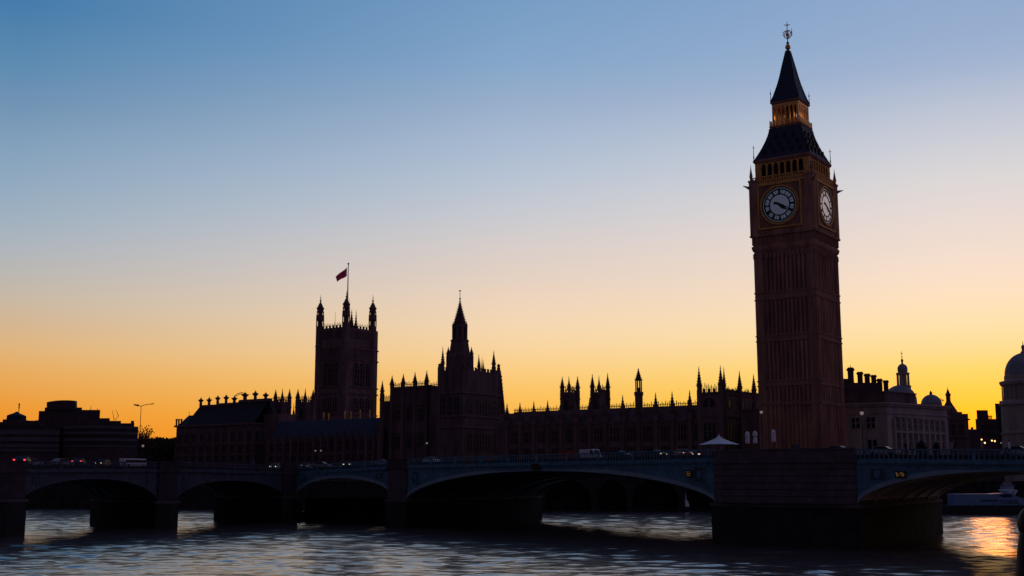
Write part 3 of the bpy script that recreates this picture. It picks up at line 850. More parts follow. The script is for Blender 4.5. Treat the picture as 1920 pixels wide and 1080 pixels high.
# lantern
hl, hb2 = hs(71.5, 215), hs(84.5, 241)
lb = MB(); lb.sq(TF, tc_, [(hr1 - .05, z_rf1 - .3), (hb2 - .1, z_rf1 + .1), (hb2, z_rf1 + .25), (hb2, z_rf1 + .5)]); lb.build('lantern_gallery', TOWER_STONE_D, tower)
zL0 = z_rf1 + .5
for k in range(4):
    fr = on_face(k)
    rl = MB(); rl.fbox(fr, -hb2 + .1, hb2 - .22, -hb2 + .05, -hb2 + .17, zL0 + 1.05, zL0 + 1.2); rl.fbox(fr, -hb2 + .1, hb2 - .22, -hb2 + .05, -hb2 + .17, zL0 + .45, zL0 + .55)
    for j in range(19):
        a = -hb2 + .15 + (2 * hb2 - .3) * j / 18
        rl.fbox(fr, a - .06, a + .06, -hb2 + .06, -hb2 + .16, zL0, zL0 + (1.5 if j % 3 == 0 else 1.05))
    rl.build('gallery_rail', GOLD, tower)
    lc = MB(); n = 6
    for j in range(n + 1):
        a = -hl + .25 + (2 * hl - .5) * j / n
        if j == n: continue
        lc.fbox(fr, a - (.25 if j == 0 else .14), a + (.25 if j == 0 else .14), -hl, -hl + (.5 if j == 0 else .32), zL0, z_l1 - .5)
        am = a + (2 * hl - .5) / n / 2; hw = (2 * hl - .5) / n / 2 - .1
        lc.fface(fr, [(am - hw, z_l1 - .5)] + [(am - hw + 2 * hw * i / 6, z_l1 - 1.5 + .85 * (1 - abs(1 - i / 3) ** 2)) for i in range(7)] + [(am + hw, z_l1 - .5)], -hl + .05, -hl + .28)
    lc.fbox(fr, -hl, hl - .41, -hl - .03, -hl + .38, z_l1 - .5, z_l1)
    lc.build('lantern_arcade', GOLD, tower)
lk = MB(); lk.sq(TF, tc_, [(hl * .3, zL0), (hl * .3, z_l1)]); lk.build('lantern_core', IRON, tower)
ll = bpy.data.lights.new('lantern_light', 'POINT'); ll.energy = 45; ll.color = (1.0, .55, .22); ll.shadow_soft_size = .9
for sa, st in ((-1, -1), (1, -1)):
    q = tc_ + U * (sa * hl * .74) + V * (st * hl * .74)
    lo = bpy.data.objects.new('lantern_light', ll); COL.objects.link(lo); lo.parent = tower
    lo.location = (q.x - tc_.x, q.y - tc_.y, zL0 + 2.2 - GZ)
he2 = hs(78.5, 195)
e2 = MB(); e2.sq(TF, tc_, [(hl, z_l1 - .01), (he2, z_l1 + .35), (he2, z_l1 + .6), (he2 - .25, z_l1 + .7)]); e2.build('lantern_eaves', TOWER_STONE_D, tower)
zs0 = z_l1 + .7
W_SP = [(193, 76), (184, 66), (172, 56), (160, 46.6), (145, 37), (130, 29), (115, 20.5), (103, 13.5), (95, 8)]
sp_prof = [(hs(W_, py), max(zs0, hz(py))) for py, W_ in W_SP]
spm = MB(); spm.sq(TF, tc_, sp_prof); spire = spm.build('spire', SLATE, tower)
for sa, st in ((-1, -1), (1, -1), (1, 1), (-1, 1)):
    sc_ = MB()
    for (h0, z0), (h1, z1) in zip(sp_prof, sp_prof[1:]):
        a = tc_ + U * (sa * h0) + V * (st * h0); b = tc_ + U * (sa * h1) + V * (st * h1)
        sc_.tube((a.x, a.y, z0), (b.x, b.y, z1), .11, n=5)
        for i in range(3):
            q = a + (b - a) * (i / 3); sc_.ball((q.x, q.y, z0 + (z1 - z0) * i / 3 + .08), .17, 5, 4)
    sc_.build('hip_crocket', SLATE_D, spire)
zt0 = sp_prof[-1][1]
mp_ = mpp(YT, 80)
fn = MB()
fn.lathe(tc_.x, tc_.y, [(.45, zt0 - .2), (.3, zt0 + .2), (.62, zt0 + .55), (.68, zt0 + .9), (.5, zt0 + 1.35), (.2, zt0 + 1.6), (.42, zt0 + 1.9), (.2, zt0 + 2.2), (.12, zt0 + 2.4), (.10, hz(58)), (.09, hz(50)), (.22, hz(48)), (.1, hz(46.5)), (.03, hz(40))], 8)
zc0 = hz(66)
for i in range(6):
    a = 2 * math.pi * i / 6
    pts_ = [(.15, zc0 - .9), (.7, zc0 - .5), (1.05, zc0 + .1), (.95, zc0 + .7), (.45, zc0 + 1.1), (.1, zc0 + 1.0)]
    for (ra, za_), (rb_, zb_) in zip(pts_, pts_[1:]):
        fn.tube((tc_.x + ra * math.cos(a), tc_.y + ra * math.sin(a), za_), (tc_.x + rb_ * math.cos(a), tc_.y + rb_ * math.sin(a), zb_), .09, n=5)
fn.lathe(tc_.x + 1.05, tc_.y, [(.02, zc0 - .3), (.16, zc0 + .2), (.12, zc0 + .9), (.01, zc0 + 1.9)], 5)
fn.ball((tc_.x, tc_.y, zc0 + .1), .45, 8, 6)
zq = hz(47)
fn.tube((tc_.x - .55, tc_.y, zq), (tc_.x + .55, tc_.y, zq + .1), .08, n=5); fn.ball((tc_.x - .55, tc_.y, zq), .14, 5, 4); fn.ball((tc_.x + .55, tc_.y, zq + .1), .14, 5, 4)
fn.build('finial', GOLD, tower)
for sa, st in ((-1, -1), (1, -1), (1, 1), (-1, 1)):
    # clock stage corner pinnacles with gargoyles, thin metal pins at roof and spire eaves
    q = tc_ + U * (sa * (hc - .35)) + V * (st * (hc - .35))
    pm = MB(); pinnacle(pm, q.x, q.y, z_cl1 - .3, hz(313), .9, 6)
    q2 = tc_ + U * (sa * (hc - 1.2)) + V * (st * (hc - 1.2))
    pm.tube((q2.x, q2.y, z_cl1), (q2.x, q2.y, hz(318)), .07, n=5); pm.ball((q2.x, q2.y, hz(322)), .2, 5, 4)
    pm.build('pinnacle', TOWER_STONE, tower)
    gg = MB(); dq = (U * sa + V * st).normalized()
    g0 = tc_ + U * (sa * (hc - .05)) + V * (st * (hc - .05)); g1 = g0 + dq * 1.15
    gg.tube((g0.x, g0.y, hz(357)), (g1.x, g1.y, hz(354)), .42, .15, 6); g2 = g1 + dq * .5; gg.tube((g1.x, g1.y, hz(354)), (g2.x, g2.y, hz(353)), .18, .06, 6)
    gg.build('gargoyle', TOWER_STONE_D, tower)
    q = tc_ + U * (sa * (he - .2)) + V * (st * (he - .2))
    ps = MB(); ps.tube((q.x, q.y, z_bf1 + .3), (q.x, q.y, hz(276)), .11, .05, 5); ps.ball((q.x, q.y, z_bf1 + 1.2), .2, 5, 4)
    ps.tube((q.x - .35, q.y, hz(281)), (q.x + .35, q.y, hz(281)), .06, n=5); ps.build('eaves_finial', IRON, tower)
    q = tc_ + U * (sa * (he2 - .15)) + V * (st * (he2 - .15))
    ps = MB(); ps.tube((q.x, q.y, z_l1 + .6), (q.x, q.y, hz(171)), .10, .04, 5); ps.ball((q.x, q.y, hz(178)), .2, 5, 4); ps.build('eaves_finial', IRON, tower)

# ------------------------------------------------------------------ palace
PO = Vector((xY(285, 1300, 755), 285.0))
PU = Vector((45.7, -32.0)).normalized()
PF = Frame(PO, PU)
BZ = GZ - .3
def pz(px, py, t=0): return PF.Z(px, py, t)
def ps_(px, py, t=0): return PF.S(px, py, t)

def base_thing(name, label, cat, fr, a, t=0, group=None):
    q = fr.p(a, t)
    return thing(name, label, cat, (q.x, q.y, BZ), group)

def range_block(root, fr, pxs, cor_py, roof_py, win_rows, depth, tr=3.0, wmat=STONE, rmat=SLATE_D, nm=3, buttress=True, pin_tip=None, pin_w=1.5, crest=1.2, win_in=.16, rz=None):
    """a long gothic range: pxs = pixel columns of buttresses at the cornice, cor_py/roof_py = (left, right) rows"""
    x0, x1 = pxs[0], pxs[-1]
    def lerp(pr, x): return pr[0] + (pr[1] - pr[0]) * (x - x0) / (x1 - x0)
    s0, s1 = fr.S(x0, cor_py[0]), fr.S(x1, cor_py[1])
    zc = (fr.Z(x0, cor_py[0]) + fr.Z(x1, cor_py[1])) / 2
    zr = (fr.Z(x0, roof_py[0], tr) + fr.Z(x1, roof_py[1], tr)) / 2
    mb = MB(); mb.fbox(fr, s0, s1, 0, depth, BZ, zc); mb.build('wall', wmat, root)
    rm = MB(); rm.fext(fr, [(.15, zc + .01), (tr, zr), (depth - tr, zr), (depth - .15, zc + .01)], s0 + .02, s1 - .02); rm.build('roof', rmat, root)
    sm = MB(); sm.fbox(fr, s0, s1, -.30, -.003, zc - .35, zc + .12); sm.fbox(fr, s0, s1, -.12, -.003, zc - 1.2, zc - 1.0); sm.build('cornice', STONE_D, root)
    if crest:
        cm = MB(); cresting(cm, fr, s0 + .1, s1 - .1, zr, crest, .5, tr); cm.build('roof_cresting', IRON, root)
    ss = [fr.S(x, lerp(cor_py, x)) for x in pxs]
    if buttress:
        for x, s in zip(pxs, ss):
            bm_ = MB(); bm_.fbox(fr, s - .42, s + .42, -.6, -.004, BZ, zc + .2); bm_.fbox(fr, s - .5, s + .5, -.72, -.3, BZ, BZ + (zc - BZ) * .45)
            bm_.build('buttress', wmat, root)
            if pin_tip:
                q = fr.p(s, -.25); zt = zY(q.y, lerp(pin_tip, x))
                pm = MB(); pinnacle(pm, q.x, q.y, zc + .15, zt, pin_w, 8, .30); pm.build('pinnacle', wmat, root)
    for (ty, by) in win_rows:
        for a, b, xa, xb in zip(ss, ss[1:], pxs, pxs[1:]):
            xm = (xa + xb) / 2; g = (b - a) * win_in + .35
            z1 = fr.Z(xm, lerp(ty, xm)); z0 = fr.Z(xm, lerp(by, xm))
            if b - a - 2 * g > .3: window(fr, a + g, b - g, z0, z1, root, 0, nm, 2, stone=wmat)
    return s0, s1, zc, zr

# right range, from the spired tower to the corner pavilion
gapw = None
pal = base_thing('palace_range', 'long dark palace wing of many window bays between spired tower and corner pavilion', 'palace wing', PF, ps_(1130, 850))
pxsR = [944, 951.7, 976, 1002, 1028, 1053, 1080, 1107, 1136, 1169, 1198, 1231, 1262, 1295, 1312]
sR0, sR1, zcR, zrR = range_block(pal, PF, pxsR[1:], (804, 782), (777, 755), [((811, 793), (832, 826)), ((842, 834), (862, 862))], 12, pin_tip=(756, 730.5), pin_w=2.2, crest=1.35, rmat=STONE_D)
m = MB(); m.fbox(PF, ps_(930, 790, .2), sR0 + .05, .2, 11, BZ, zcR - .1); m.fext(PF, [(.4, zcR - .1), (3.0, zrR - .3), (9, zrR - .3), (10.8, zcR - .1)], ps_(930, 790, .2), sR0 + .05); m.build('link_wall', STONE_D, pal)
def turret_pair(root, xl, xr, tipl, tipr, top, t, depth, nm='turret'):
    xm = xl + (xr - xl) * .58
    s0, s1 = ps_(xl, top, t), ps_(xm, top, t); zt = pz((xl + xr) / 2, top, t); rt = (xr - xl) * .13 * mpp(PF.p(s0, t).y, top)
    TS = Frame(PF.p(s1 - rt, t), PF.v); dep = TS.S(xr, top) - rt
    bm_ = MB(); bm_.fbox(PF, s0 + rt, s1 - rt, t, t + dep, BZ, zt); battlement(bm_, PF, s0 + rt, s1 - rt, t, zt, .8, .5); battlement(bm_, TS, .5, dep, 0, zt - .01, .8, .5); bm_.build('wall', STONE_D, root)
    cr = MB(); cresting(cr, PF, s0 + rt * 2, s1 - rt, zt + .5, 1.8, .4, t + .6, False); cresting(cr, TS, .4, dep - rt, zt + .5, 1.8, .4, .5, False); cr.build('roof_cresting', IRON, root)
    q = PF.p(s1 - rt, t); cr = MB(); pinnacle(cr, q.x, q.y, zt - 1, zt + 4.4, 1.3, 6); cr.build('pinnacle', STONE_D, root)
    for q, tip in ((PF.p(s0 + rt, t), tipl), (TS.p(dep, 0), tipr)):
        z1 = zY(q.y, tip)
        tm = MB(); tm.lathe(q.x, q.y, [(rt, BZ), (rt, zt - 2), (rt * 1.15, zt - 1.8), (rt * 1.15, zt - 1.5), (rt, zt - 1.4), (rt, zt + .6)], 8, .39)
        pinnacle(tm, q.x, q.y, zt + .5, z1, rt * 2.5, 8, .22); tm.build(nm, STONE_D, root)
    sm = MB(); sm.fbox(PF, s0, s1, t - .25, t - .003, zt - .9, zt - .5); sm.build('string_course', STONE_D, root)
    window(PF, s0 + rt * 2.4, s1 - rt * 2, zt - 5, zt - 2.2, root, t, 1, 1, stone=STONE_D)
for (xl, xr, tl, tr_, lab) in ((1050.5, 1085.5, 706, 705, 'square roof turret with four pinnacles, nearer the spired tower of the two behind the wing'),
                               (1107, 1142, 701, 699, 'square roof turret with four pinnacles, nearer the clock tower of the two behind the wing')):
    tt = base_thing('roof_turret', lab, 'turret', PF, ps_((xl + xr) / 2, 760, 13), 13, 'square turrets rising behind the palace wings')
    turret_pair(tt, xl, xr, tl, tr_, 735, 13, 3.0)
# slender lantern turret at 1198
q = PF.p(ps_(1198, 760, 4), 4)
lt = thing('lantern_turret', 'slender octagonal turret with an open lantern and pointed spire on the palace wing', 'turret', (q.x, q.y, BZ))
mm = mpp(q.y, 740); rr = 8 * mm
z7 = zY(q.y, 735); z6 = zY(q.y, 727); z5 = zY(q.y, 713); z4 = zY(q.y, 690)
m = MB(); m.lathe(q.x, q.y, [(rr * .95, BZ), (rr * .95, z7 - 1.0), (rr * 1.12, z7 - .8), (rr * 1.12, z7)], 8, .39); m.build('shaft', STONE_D, lt)
m = MB()
for k in range(8):
    a = .39 + k * math.pi / 4; m.tube((q.x + rr * .72 * math.cos(a), q.y + rr * .72 * math.sin(a), z7 - .2), (q.x + rr * .72 * math.cos(a), q.y + rr * .72 * math.sin(a), z5), .13, n=5)
m.lathe(q.x, q.y, [(rr * .5, z7 - .1), (rr * .5, z6)], 8, .39)
m.build('lantern', STONE_D, lt)
m = MB(); pinnacle(m, q.x, q.y, z5 - .1, z4, rr * 2.0, 8, .08); m.build('spire', STONE_D, lt)

# corner pavilion beside the clock tower
cpv = base_thing('corner_pavilion', 'taller palace corner block with six pinnacles tucked against the clock tower', 'palace block', PF, ps_(1351, 850, -1.0), -1.0)
s0, s1 = ps_(1308, 740, -1), ps_(1351, 740, -1)
zt = pz(1330, 735, -1)
SF = Frame(PF.p(s1, -1.0), PF.v)
b1 = SF.S(1424, 745)
m = MB(); m.prism([PF.p(s0, -1), PF.p(s1, -1), PF.p(s1, -1 + b1), PF.p(s0, -1 + b1)], BZ, zt); m.build('wall', STONE, cpv)
m = MB(); m.fbox(PF, s0, s1 + .25, -1.25, -1.003, zt - .5, zt - .1); m.fbox(SF, -.1, b1, -.24, -.003, zt - .49, zt - .11); m.build('string_course', STONE_D, cpv); m = MB(); m.fbox(PF, s0, s1 + .25, -1.2, -1.003, pz(1330, 782, -1), pz(1330, 779, -1))
m.fbox(SF, -.1, b1, -.19, -.003, pz(1330, 782, -1) + .01, pz(1330, 779, -1) - .01); m.build('string_course', STONE_D, cpv)
m = MB(); cresting(m, PF, s0 + .6, s1 - .6, zt, 2.3, .42, -.8, False); cresting(m, SF, 1.0, b1, zt - .4, 2.0, .42, .2, False)
battlement(m, PF, s0, s1, -1, zt, .8, .6); battlement(m, SF, 0, b1, 0, zt - .01, .8, .6); m.build('roof_cresting', STONE_D, cpv)
for (x, tip, wpx, fr_) in ((1311, 687, 10, PF), (1351.5, 685, 10, PF), (1358, 688, 7, SF), (1387, 695, 9.5, SF), (1413.5, 701, 9.5, SF)):
    if fr_ is PF: p_ = PF.p(PF.S(x, 720, -1), -1)
    else: p_ = SF.p(SF.S(x, 725))
    mm = mpp(p_.y, 720)
    tm = MB(); tm.lathe(p_.x, p_.y, [(wpx * mm * .52, BZ), (wpx * mm * .52, zt + .5)], 8, .39); pinnacle(tm, p_.x, p_.y, zt + .4, zY(p_.y, tip), wpx * mm * 1.25, 8, .22); tm.build('corner_turret', STONE, cpv)
window(PF, s0 + 1.3, s1 - 1.3, pz(1330, 826, -1), pz(1330, 792, -1), cpv, -1, 3, 2)
window(PF, s0 + 1.3, s1 - 1.3, pz(1330, 764, -1), pz(1330, 746, -1), cpv, -1, 2, 1, arch=True)
nw = 3
for j in range(nw):
    a = b1 * (j + .25) / nw
    window(SF, a, a + b1 / nw * .55, pz(1330, 826, -1), pz(1330, 792, -1), cpv, 0, 3, 2)
    window(SF, a, a + b1 / nw * .55, pz(1330, 764, -1), pz(1330, 748, -1), cpv, 0, 2, 1)
# low link block between the pavilion and the clock tower foot
lkb = base_thing('palace_annexe', 'low stone annexe with a flat roof at the foot of the clock tower', 'annexe', PF, 24, 0)
m = MB(); m.fbox(PF, s1 + 3.5, s1 + 17, 2.5, 12, BZ, zY(275, 766)); m.build('wall', STONE, lkb)
m = MB(); m.fbox(PF, s1 + 3.3, s1 + 17, 2.2, 2.497, zY(275, 768), zY(275, 765)); m.build('cornice', STONE_D, lkb)
for j in range(3): window(PF, s1 + 4.5 + j * 2.6, s1 + 6.2 + j * 2.6, BZ + 3, BZ + 7, lkb, 2.5, 2, 2)

# spired tower block (central tower behind) 820-940
st = base_thing('spired_tower', 'dark palace tower whose octagonal lantern ends in a tall crocketed spire', 'tower', PF, ps_(868, 850, -2), -2)
T0 = -2.0
s0, s1 = ps_(820.5, 700, T0), ps_(868, 700, T0)
SF2 = Frame(PF.p(s1, T0), PF.v); b1 = SF2.S(939.5, 700)
zt = zY(SF2.O.y, 692)
m = MB(); m.prism([PF.p(s0, T0), PF.p(s1, T0), PF.p(s1, T0 + b1), PF.p(s0, T0 + b1)], BZ, zt); m.build('wall', STONE_D, st)
m = MB()
for py in (735, 779, 800):
    z = zY(SF2.O.y, py); m.fbox(PF, s0 - .2, s1 + .3, T0 - .3, T0 - .003, z - .25, z + .2); m.fbox(SF2, .0, b1, -.3, -.003, z - .25, z + .2)
m.build('string_course', STONE, st)
m = MB(); battlement(m, PF, s0, s1, T0, zt, .9, .7); battlement(m, SF2, 0, b1, 0, zt - .01, .9, .7); m.build('battlements', STONE_D, st)
def oct_turret(root, p_, wpx, top_py, tip_py, nm='corner_turret', shaftf=.2, z0=None):
    mm = mpp(p_.y, top_py); z1 = zY(p_.y, top_py); r_ = wpx * mm / 2
    tm = MB(); tm.lathe(p_.x, p_.y, [(r_, BZ if z0 is None else z0), (r_, z1 - 2.2), (r_ * 1.14, z1 - 2), (r_ * 1.14, z1 - 1.6), (r_, z1 - 1.5), (r_, z1)], 8, .39)
    pinnacle(tm, p_.x, p_.y, z1 - .1, zY(p_.y, tip_py), r_ * 2.2, 8, shaftf); return tm.build(nm, STONE_D, root)
oct_turret(st, PF.p(ps_(824, 700, T0), T0 + .1), 7, 686, 681, shaftf=.5)
oct_turret(st, PF.p(ps_(830, 690, T0 + 1), T0 + 1), 8.5, 688, 650)
oct_turret(st, SF2.p(SF2.S(929, 690), .6), 9, 688, 657)
oct_turret(st, SF2.p(SF2.S(936.5, 700), .3), 7, 690, 681, shaftf=.5)
oct_turret(st, SF2.p(SF2.S(901, 690), .6), 7, 692, 664, z0=zt - 4)
for x, tip in ((911, 676), (914.5, 668), (917.5, 673)):
    p_ = SF2.p(SF2.S(x, 690), 2.0); m = MB(); pinnacle(m, p_.x, p_.y, zt - .1, zY(p_.y, tip), .55, 6); m.build('pinnacle', STONE_D, st)
# stepped buttress on the right edge
m = MB()
for i in range(11):
    py = 706 + i * 7; p_ = SF2.p(SF2.S(940 + i * .55, py), .1); m.ball((p_.x, p_.y, zY(p_.y, py)), .35, 5, 4)
p0 = SF2.p(SF2.S(938.5, 700), .1); p1 = SF2.p(SF2.S(944.5, 782), .1)
m.tube((p0.x, p0.y, zY(p0.y, 700)), (p1.x, p1.y, zY(p1.y, 782)), .3, .7, 6); m.build('crocketed_buttress', STONE_D, st)
# octagonal lantern
cY = 345.0
def cx(px, py): return xY(cY, px, py)
def cl(px_l, px_r, py): return (px_r - px_l) / 2 * mpp(cY, py)
ax_ = cx(862, 640)
def zc_(py): return zY(cY, py)
m = MB(); m.lathe(ax_, cY, [(cl(839, 888, 680), zt - 3), (cl(840, 887, 680), zc_(668)), (cl(842, 884, 664), zc_(664)), (cl(845, 879, 645), zc_(641)), (cl(843.5, 880, 641), zc_(640.5)), (cl(843.5, 880, 641), zc_(638)), (cl(847, 877, 637), zc_(637))], 8, .39); m.build('lantern_base', STONE_D, st)
m = MB(); r_ = cl(849, 876, 625)
m.lathe(ax_, cY, [(r_ * .8, zc_(637)), (r_ * .8, zc_(612))], 8, .39)
for k in range(8):
    a = .39 + k * math.pi / 4; m.lathe(ax_ + r_ * .93 * math.cos(a), cY + r_ * .93 * math.sin(a), [(.42, zc_(637)), (.42, zc_(611))], 6)
m.lathe(ax_, cY, [(r_ * 1.02, zc_(615)), (r_ * 1.12, zc_(613)), (r_ * 1.12, zc_(610)), (r_ * .9, zc_(609))], 8, .39)
m.build('lantern', STONE_D, st)
m = MB(); pr = []
for i in range(15):
    f = i / 14; py = 609 + (566 - 609) * f; r_ = (11.8 * (1 - f) ** 1.12 + 1.0) * mpp(cY, py)
    pr += [(r_, zc_(py)), (r_ + .28, zc_(py - .8)), (r_ * .92, zc_(py - 1.6))]
pr += [(.16, zc_(562)), (.3, zc_(560)), (.1, zc_(558)), (.08, zc_(546))]
m.lathe(ax_, cY, pr, 8, .39); m.tube((ax_ - .4, cY, zc_(545.5)), (ax_ + .3, cY, zc_(545)), .16, n=5); m.build('spire', STONE_D, st)
for x, tip, b_ in ((849.5, 604, 616), (875, 602, 616)):
    m = MB(); pinnacle(m, cx(x, 610), cY - .5, zc_(b_), zc_(tip), .8, 6); m.build('pinnacle', STONE_D, st)
for x, tip, b_ in ((840.5, 650, 672), (884, 650, 672)):
    m = MB(); X = cx(x, 670); m.lathe(X, cY, [(.62, zt - 2), (.62, zc_(667))], 8); pinnacle(m, X, cY, zc_(668), zc_(tip), 1.5, 8, .25); m.build('pinnacle', STONE_D, st)
for k in range(3):
    a = s0 + (s1 - s0) * (.12 + k * .28); window(PF, a, a + (s1 - s0) * .2, zY(PF.p(a).y, 783), zY(PF.p(a).y, 745), st, T0, 2, 3, arch=True, stone=STONE_D)
for k in range(4):
    a = b1 * (.08 + k * .23); window(SF2, a, a + b1 * .16, zY(SF2.O.y, 775), zY(SF2.O.y, 745), st, 0, 2, 3, arch=True, stone=STONE_D)
    window(SF2, a, a + b1 * .16, zY(SF2.O.y, 845), zY(SF2.O.y, 812), st, 0, 2, 3, stone=STONE_D)

# middle block 715-820
mb_ = base_thing('palace_block', 'palace block with four tall pinnacles on its parapet left of the spired tower', 'palace block', PF, ps_(775, 850, -.6), -.6)
PM = Frame(PF.p(0, -.6), PF.u)
pxs = [736, 757, 779, 801]
s0, s1, zc, zr = range_block(mb_, PM, pxs, (730, 724), (727, 721), [((768, 764), (790, 788)), ((817, 812), (843, 838))], 11, tr=.6, wmat=STONE_D, pin_tip=(703.5, 694), pin_w=1.7, crest=1.5)
m = MB(); m.fbox(PM, s1, PM.S(822, 730), .3, 11, BZ, zc - .1); cresting(m, PM, s1, PM.S(821, 730), zc, 1.5, .5, .6); m.build('wall', STONE_D, mb_)
m = MB(); z = PM.Z(770, 759); m.fbox(PM, s0, s1, -.35, -.004, z - .2, z + .3); m.build('string_course', STONE_D, mb_); m = MB(); z = PM.Z(770, 810); m.fbox(PM, s0, s1, -.35, -.004, z - .2, z + .3); m.build('string_course', STONE_D, mb_)
p_ = PM.p(PM.S(715.3, 740), .3); oct_turret(mb_, p_, 9, 738, 713)
m = MB(); sa = PM.S(718, 745, 3); sb = PM.S(734, 745, 3); zz = PM.Z(725, 752, 3); m.fbox(PM, sa, sb, 3, 9, BZ, zz); cresting(m, PM, sa, sb, zz, 2.2, .4, 3.2, False); m.build('wall', STONE_D, mb_)

# long low range 500-715
lr = base_thing('low_palace_range', 'long low palace wing with a plain blue slate roof in front of the square tower', 'palace wing', PF, ps_(610, 850))
pxsL = [497] + [563 + (i - 4) * 14.2 for i in range(0, 15)]
pxsL = [505 + i * 14.1 for i in range(15)] + [712]
range_block(lr, PF, pxsL, (826, 812), (797, 777), [((832, 820), (848, 845)), ((856, 850), (866, 862))], 12, tr=4.5, wmat=STONE_D, rmat=SLATE, crest=0, win_in=.12, nm=2, pin_tip=(812, 794), pin_w=.9)
for x, t_, b_ in ((606.5, 772, 793), (616, 774, 786), (646.5, 770, 782), (658, 772, 780), (675, 769, 779), (693, 768, 779)):
    m = MB(); p_ = PF.p(ps_(x, 785, 4.5), 4.5); m.lathe(p_.x, p_.y, [(.14, zY(p_.y, b_) - 1), (.12, zY(p_.y, (t_ + b_) / 2)), (.26, zY(p_.y, (t_ + b_) / 2 - 1)), (.06, zY(p_.y, t_))], 6)
    m.build('ridge_finial', GOLD, lr)
m = MB(); m.fbox(PF, PF.S(494, 800, 4), PF.S(520, 800, 4), 4, 12, BZ, PF.Z(505, 776, 4)); m.build('link_wall', STONE_D, lr)

# great square tower with flag
vt_c = Vector((xY(480, 647, 690), 480.0))
VF = Frame(vt_c, PF.u); VS = Frame(vt_c, PF.v)
vt = thing('square_tower', 'massive square tower with four corner turrets and a flagpole', 'tower', (vt_c.x, vt_c.y, BZ))
a0 = VF.S(592.5, 690); b1 = VS.S(707.5, 690)
def zv(py): return zY(480, py)
zt = zv(612)
m = MB(); m.prism([VF.p(a0, 0), VF.p(0, 0), VF.p(0, b1), VF.p(a0, b1)], BZ, zt); m.build('wall', STONE, vt)
for py in (651, 672, 724, 736, 776):
    m = MB(); z = zv(py)
    m.fbox(VF, a0 - .3, .3, -.4, -.004, z - .3, z + .3); m.fbox(VS, -.1, b1 + .3, -.39, -.004, z - .29, z + .29)
    m.build('string_course', STONE_D, vt)
m = MB(); battlement(m, VF, a0 + 1, -1, 0, zt, 1.0, .9); battlement(m, VS, 1, b1 - 1, 0, zt - .01, 1.0, .9)
cresting(m, VF, a0 + 1.5, -1.5, zt + .8, 1.6, .7, .8, False); cresting(m, VS, 1.5, b1 - 1.5, zt + .8, 1.6, .7, .8, False); m.build('roof_cresting', IRON, vt)
def vturret(p_, tip, wpx):
    k = p_.y / 480.0; off = tip - 553
    def z(py): return zY(p_.y, py + off)
    r_ = wpx * mpp(p_.y, 600) / 2
    m = MB(); m.lathe(p_.x, p_.y, [(r_ * 1.0, BZ), (r_ * 1.0, z(652)), (r_ * 1.1, z(651)), (r_ * 1.1, z(649)), (r_, z(648)), (r_, z(613)), (r_ * 1.1, z(612.5)), (r_ * .35, z(612))], 8, .39)
    m.lathe(p_.x, p_.y, [(r_ * .34, z(612)), (r_ * .34, z(602)), (r_ * 1.0, z(602)), (r_ * 1.05, z(600)), (r_ * 1.0, z(593)), (r_ * 1.1, z(592)), (r_ * .9, z(591)), (r_ * .25, z(591)), (r_ * .25, z(586))], 8, .39)
    for kk in range(6):
        a = .2 + kk * math.pi / 3
        m.lathe(p_.x + r_ * .85 * math.cos(a), p_.y + r_ * .85 * math.sin(a), [(r_ * .15, z(613)), (r_ * .15, z(601))], 5)
        m.lathe(p_.x + r_ * .75 * math.cos(a), p_.y + r_ * .75 * math.sin(a), [(r_ * .15, z(593)), (r_ * .15, z(585))], 5)
    t = m.build('corner_turret', STONE, vt)
    m = MB(); pr = [(r_ * .8, z(586)), (r_ * .95, z(585)), (r_ * .78, z(582)), (r_ * .95, z(579.5)), (r_ * .98, z(577.5)), (r_ * .62, z(575)), (r_ * .72, z(574)), (r_ * .40, z(571.5)), (r_ * .5, z(570.5)), (r_ * .2, z(568)), (r_ * .14, z(565.5)), (r_ * .3, z(564.5)), (r_ * .1, z(562.5)), (.12, z(560)), (.3, z(559)), (.1, z(558)), (.06, z(553))]
    m.lathe(p_.x, p_.y, pr, 8, .39); m.build('turret_cap', STONE_D, t)
vturret(VF.p(VF.S(600, 610, .5), .5), 553, 15)
vturret(VF.p(-.6, .6), 545, 15)
vturret(VS.p(VS.S(700.5, 610), .6), 553, 15.2)
bk = VF.p(VF.S(659, 610, b1 - 1), b1 - 1)
m = MB(); pinnacle(m, bk.x, bk.y, zt - 1, zY(bk.y, 580), 2.6, 8, .3); m.build('pinnacle', STONE_D, vt)
bk = VF.p(VF.S(667.3, 610, b1 - 4), b1 - 4)
m = MB(); pinnacle(m, bk.x, bk.y, zt - 1, zY(bk.y, 581), 1.7, 8, .25); m.build('pinnacle', STONE_D, vt)
fpo = VF.p(VF.S(651.7, 560, 4.5), 4.5)
m = MB()
for x, tip in ((653.5, 560), (655.2, 564), (628.5, 584)):
    p_ = VF.p(VF.S(x, 600, 3.0), 3.0); m.tube((p_.x, p_.y, zt), (p_.x, p_.y, zY(p_.y, tip)), .12, .04, 5)
m.build('roof_mast', IRON, vt)
m = MB(); m.tube((fpo.x, fpo.y, zt), (fpo.x, fpo.y, zY(fpo.y, 495)), .34, .16, 8); m.ball((fpo.x, fpo.y, zY(fpo.y, 494.5)), .42, 8, 6); m.build('flagpole', IRON, vt)
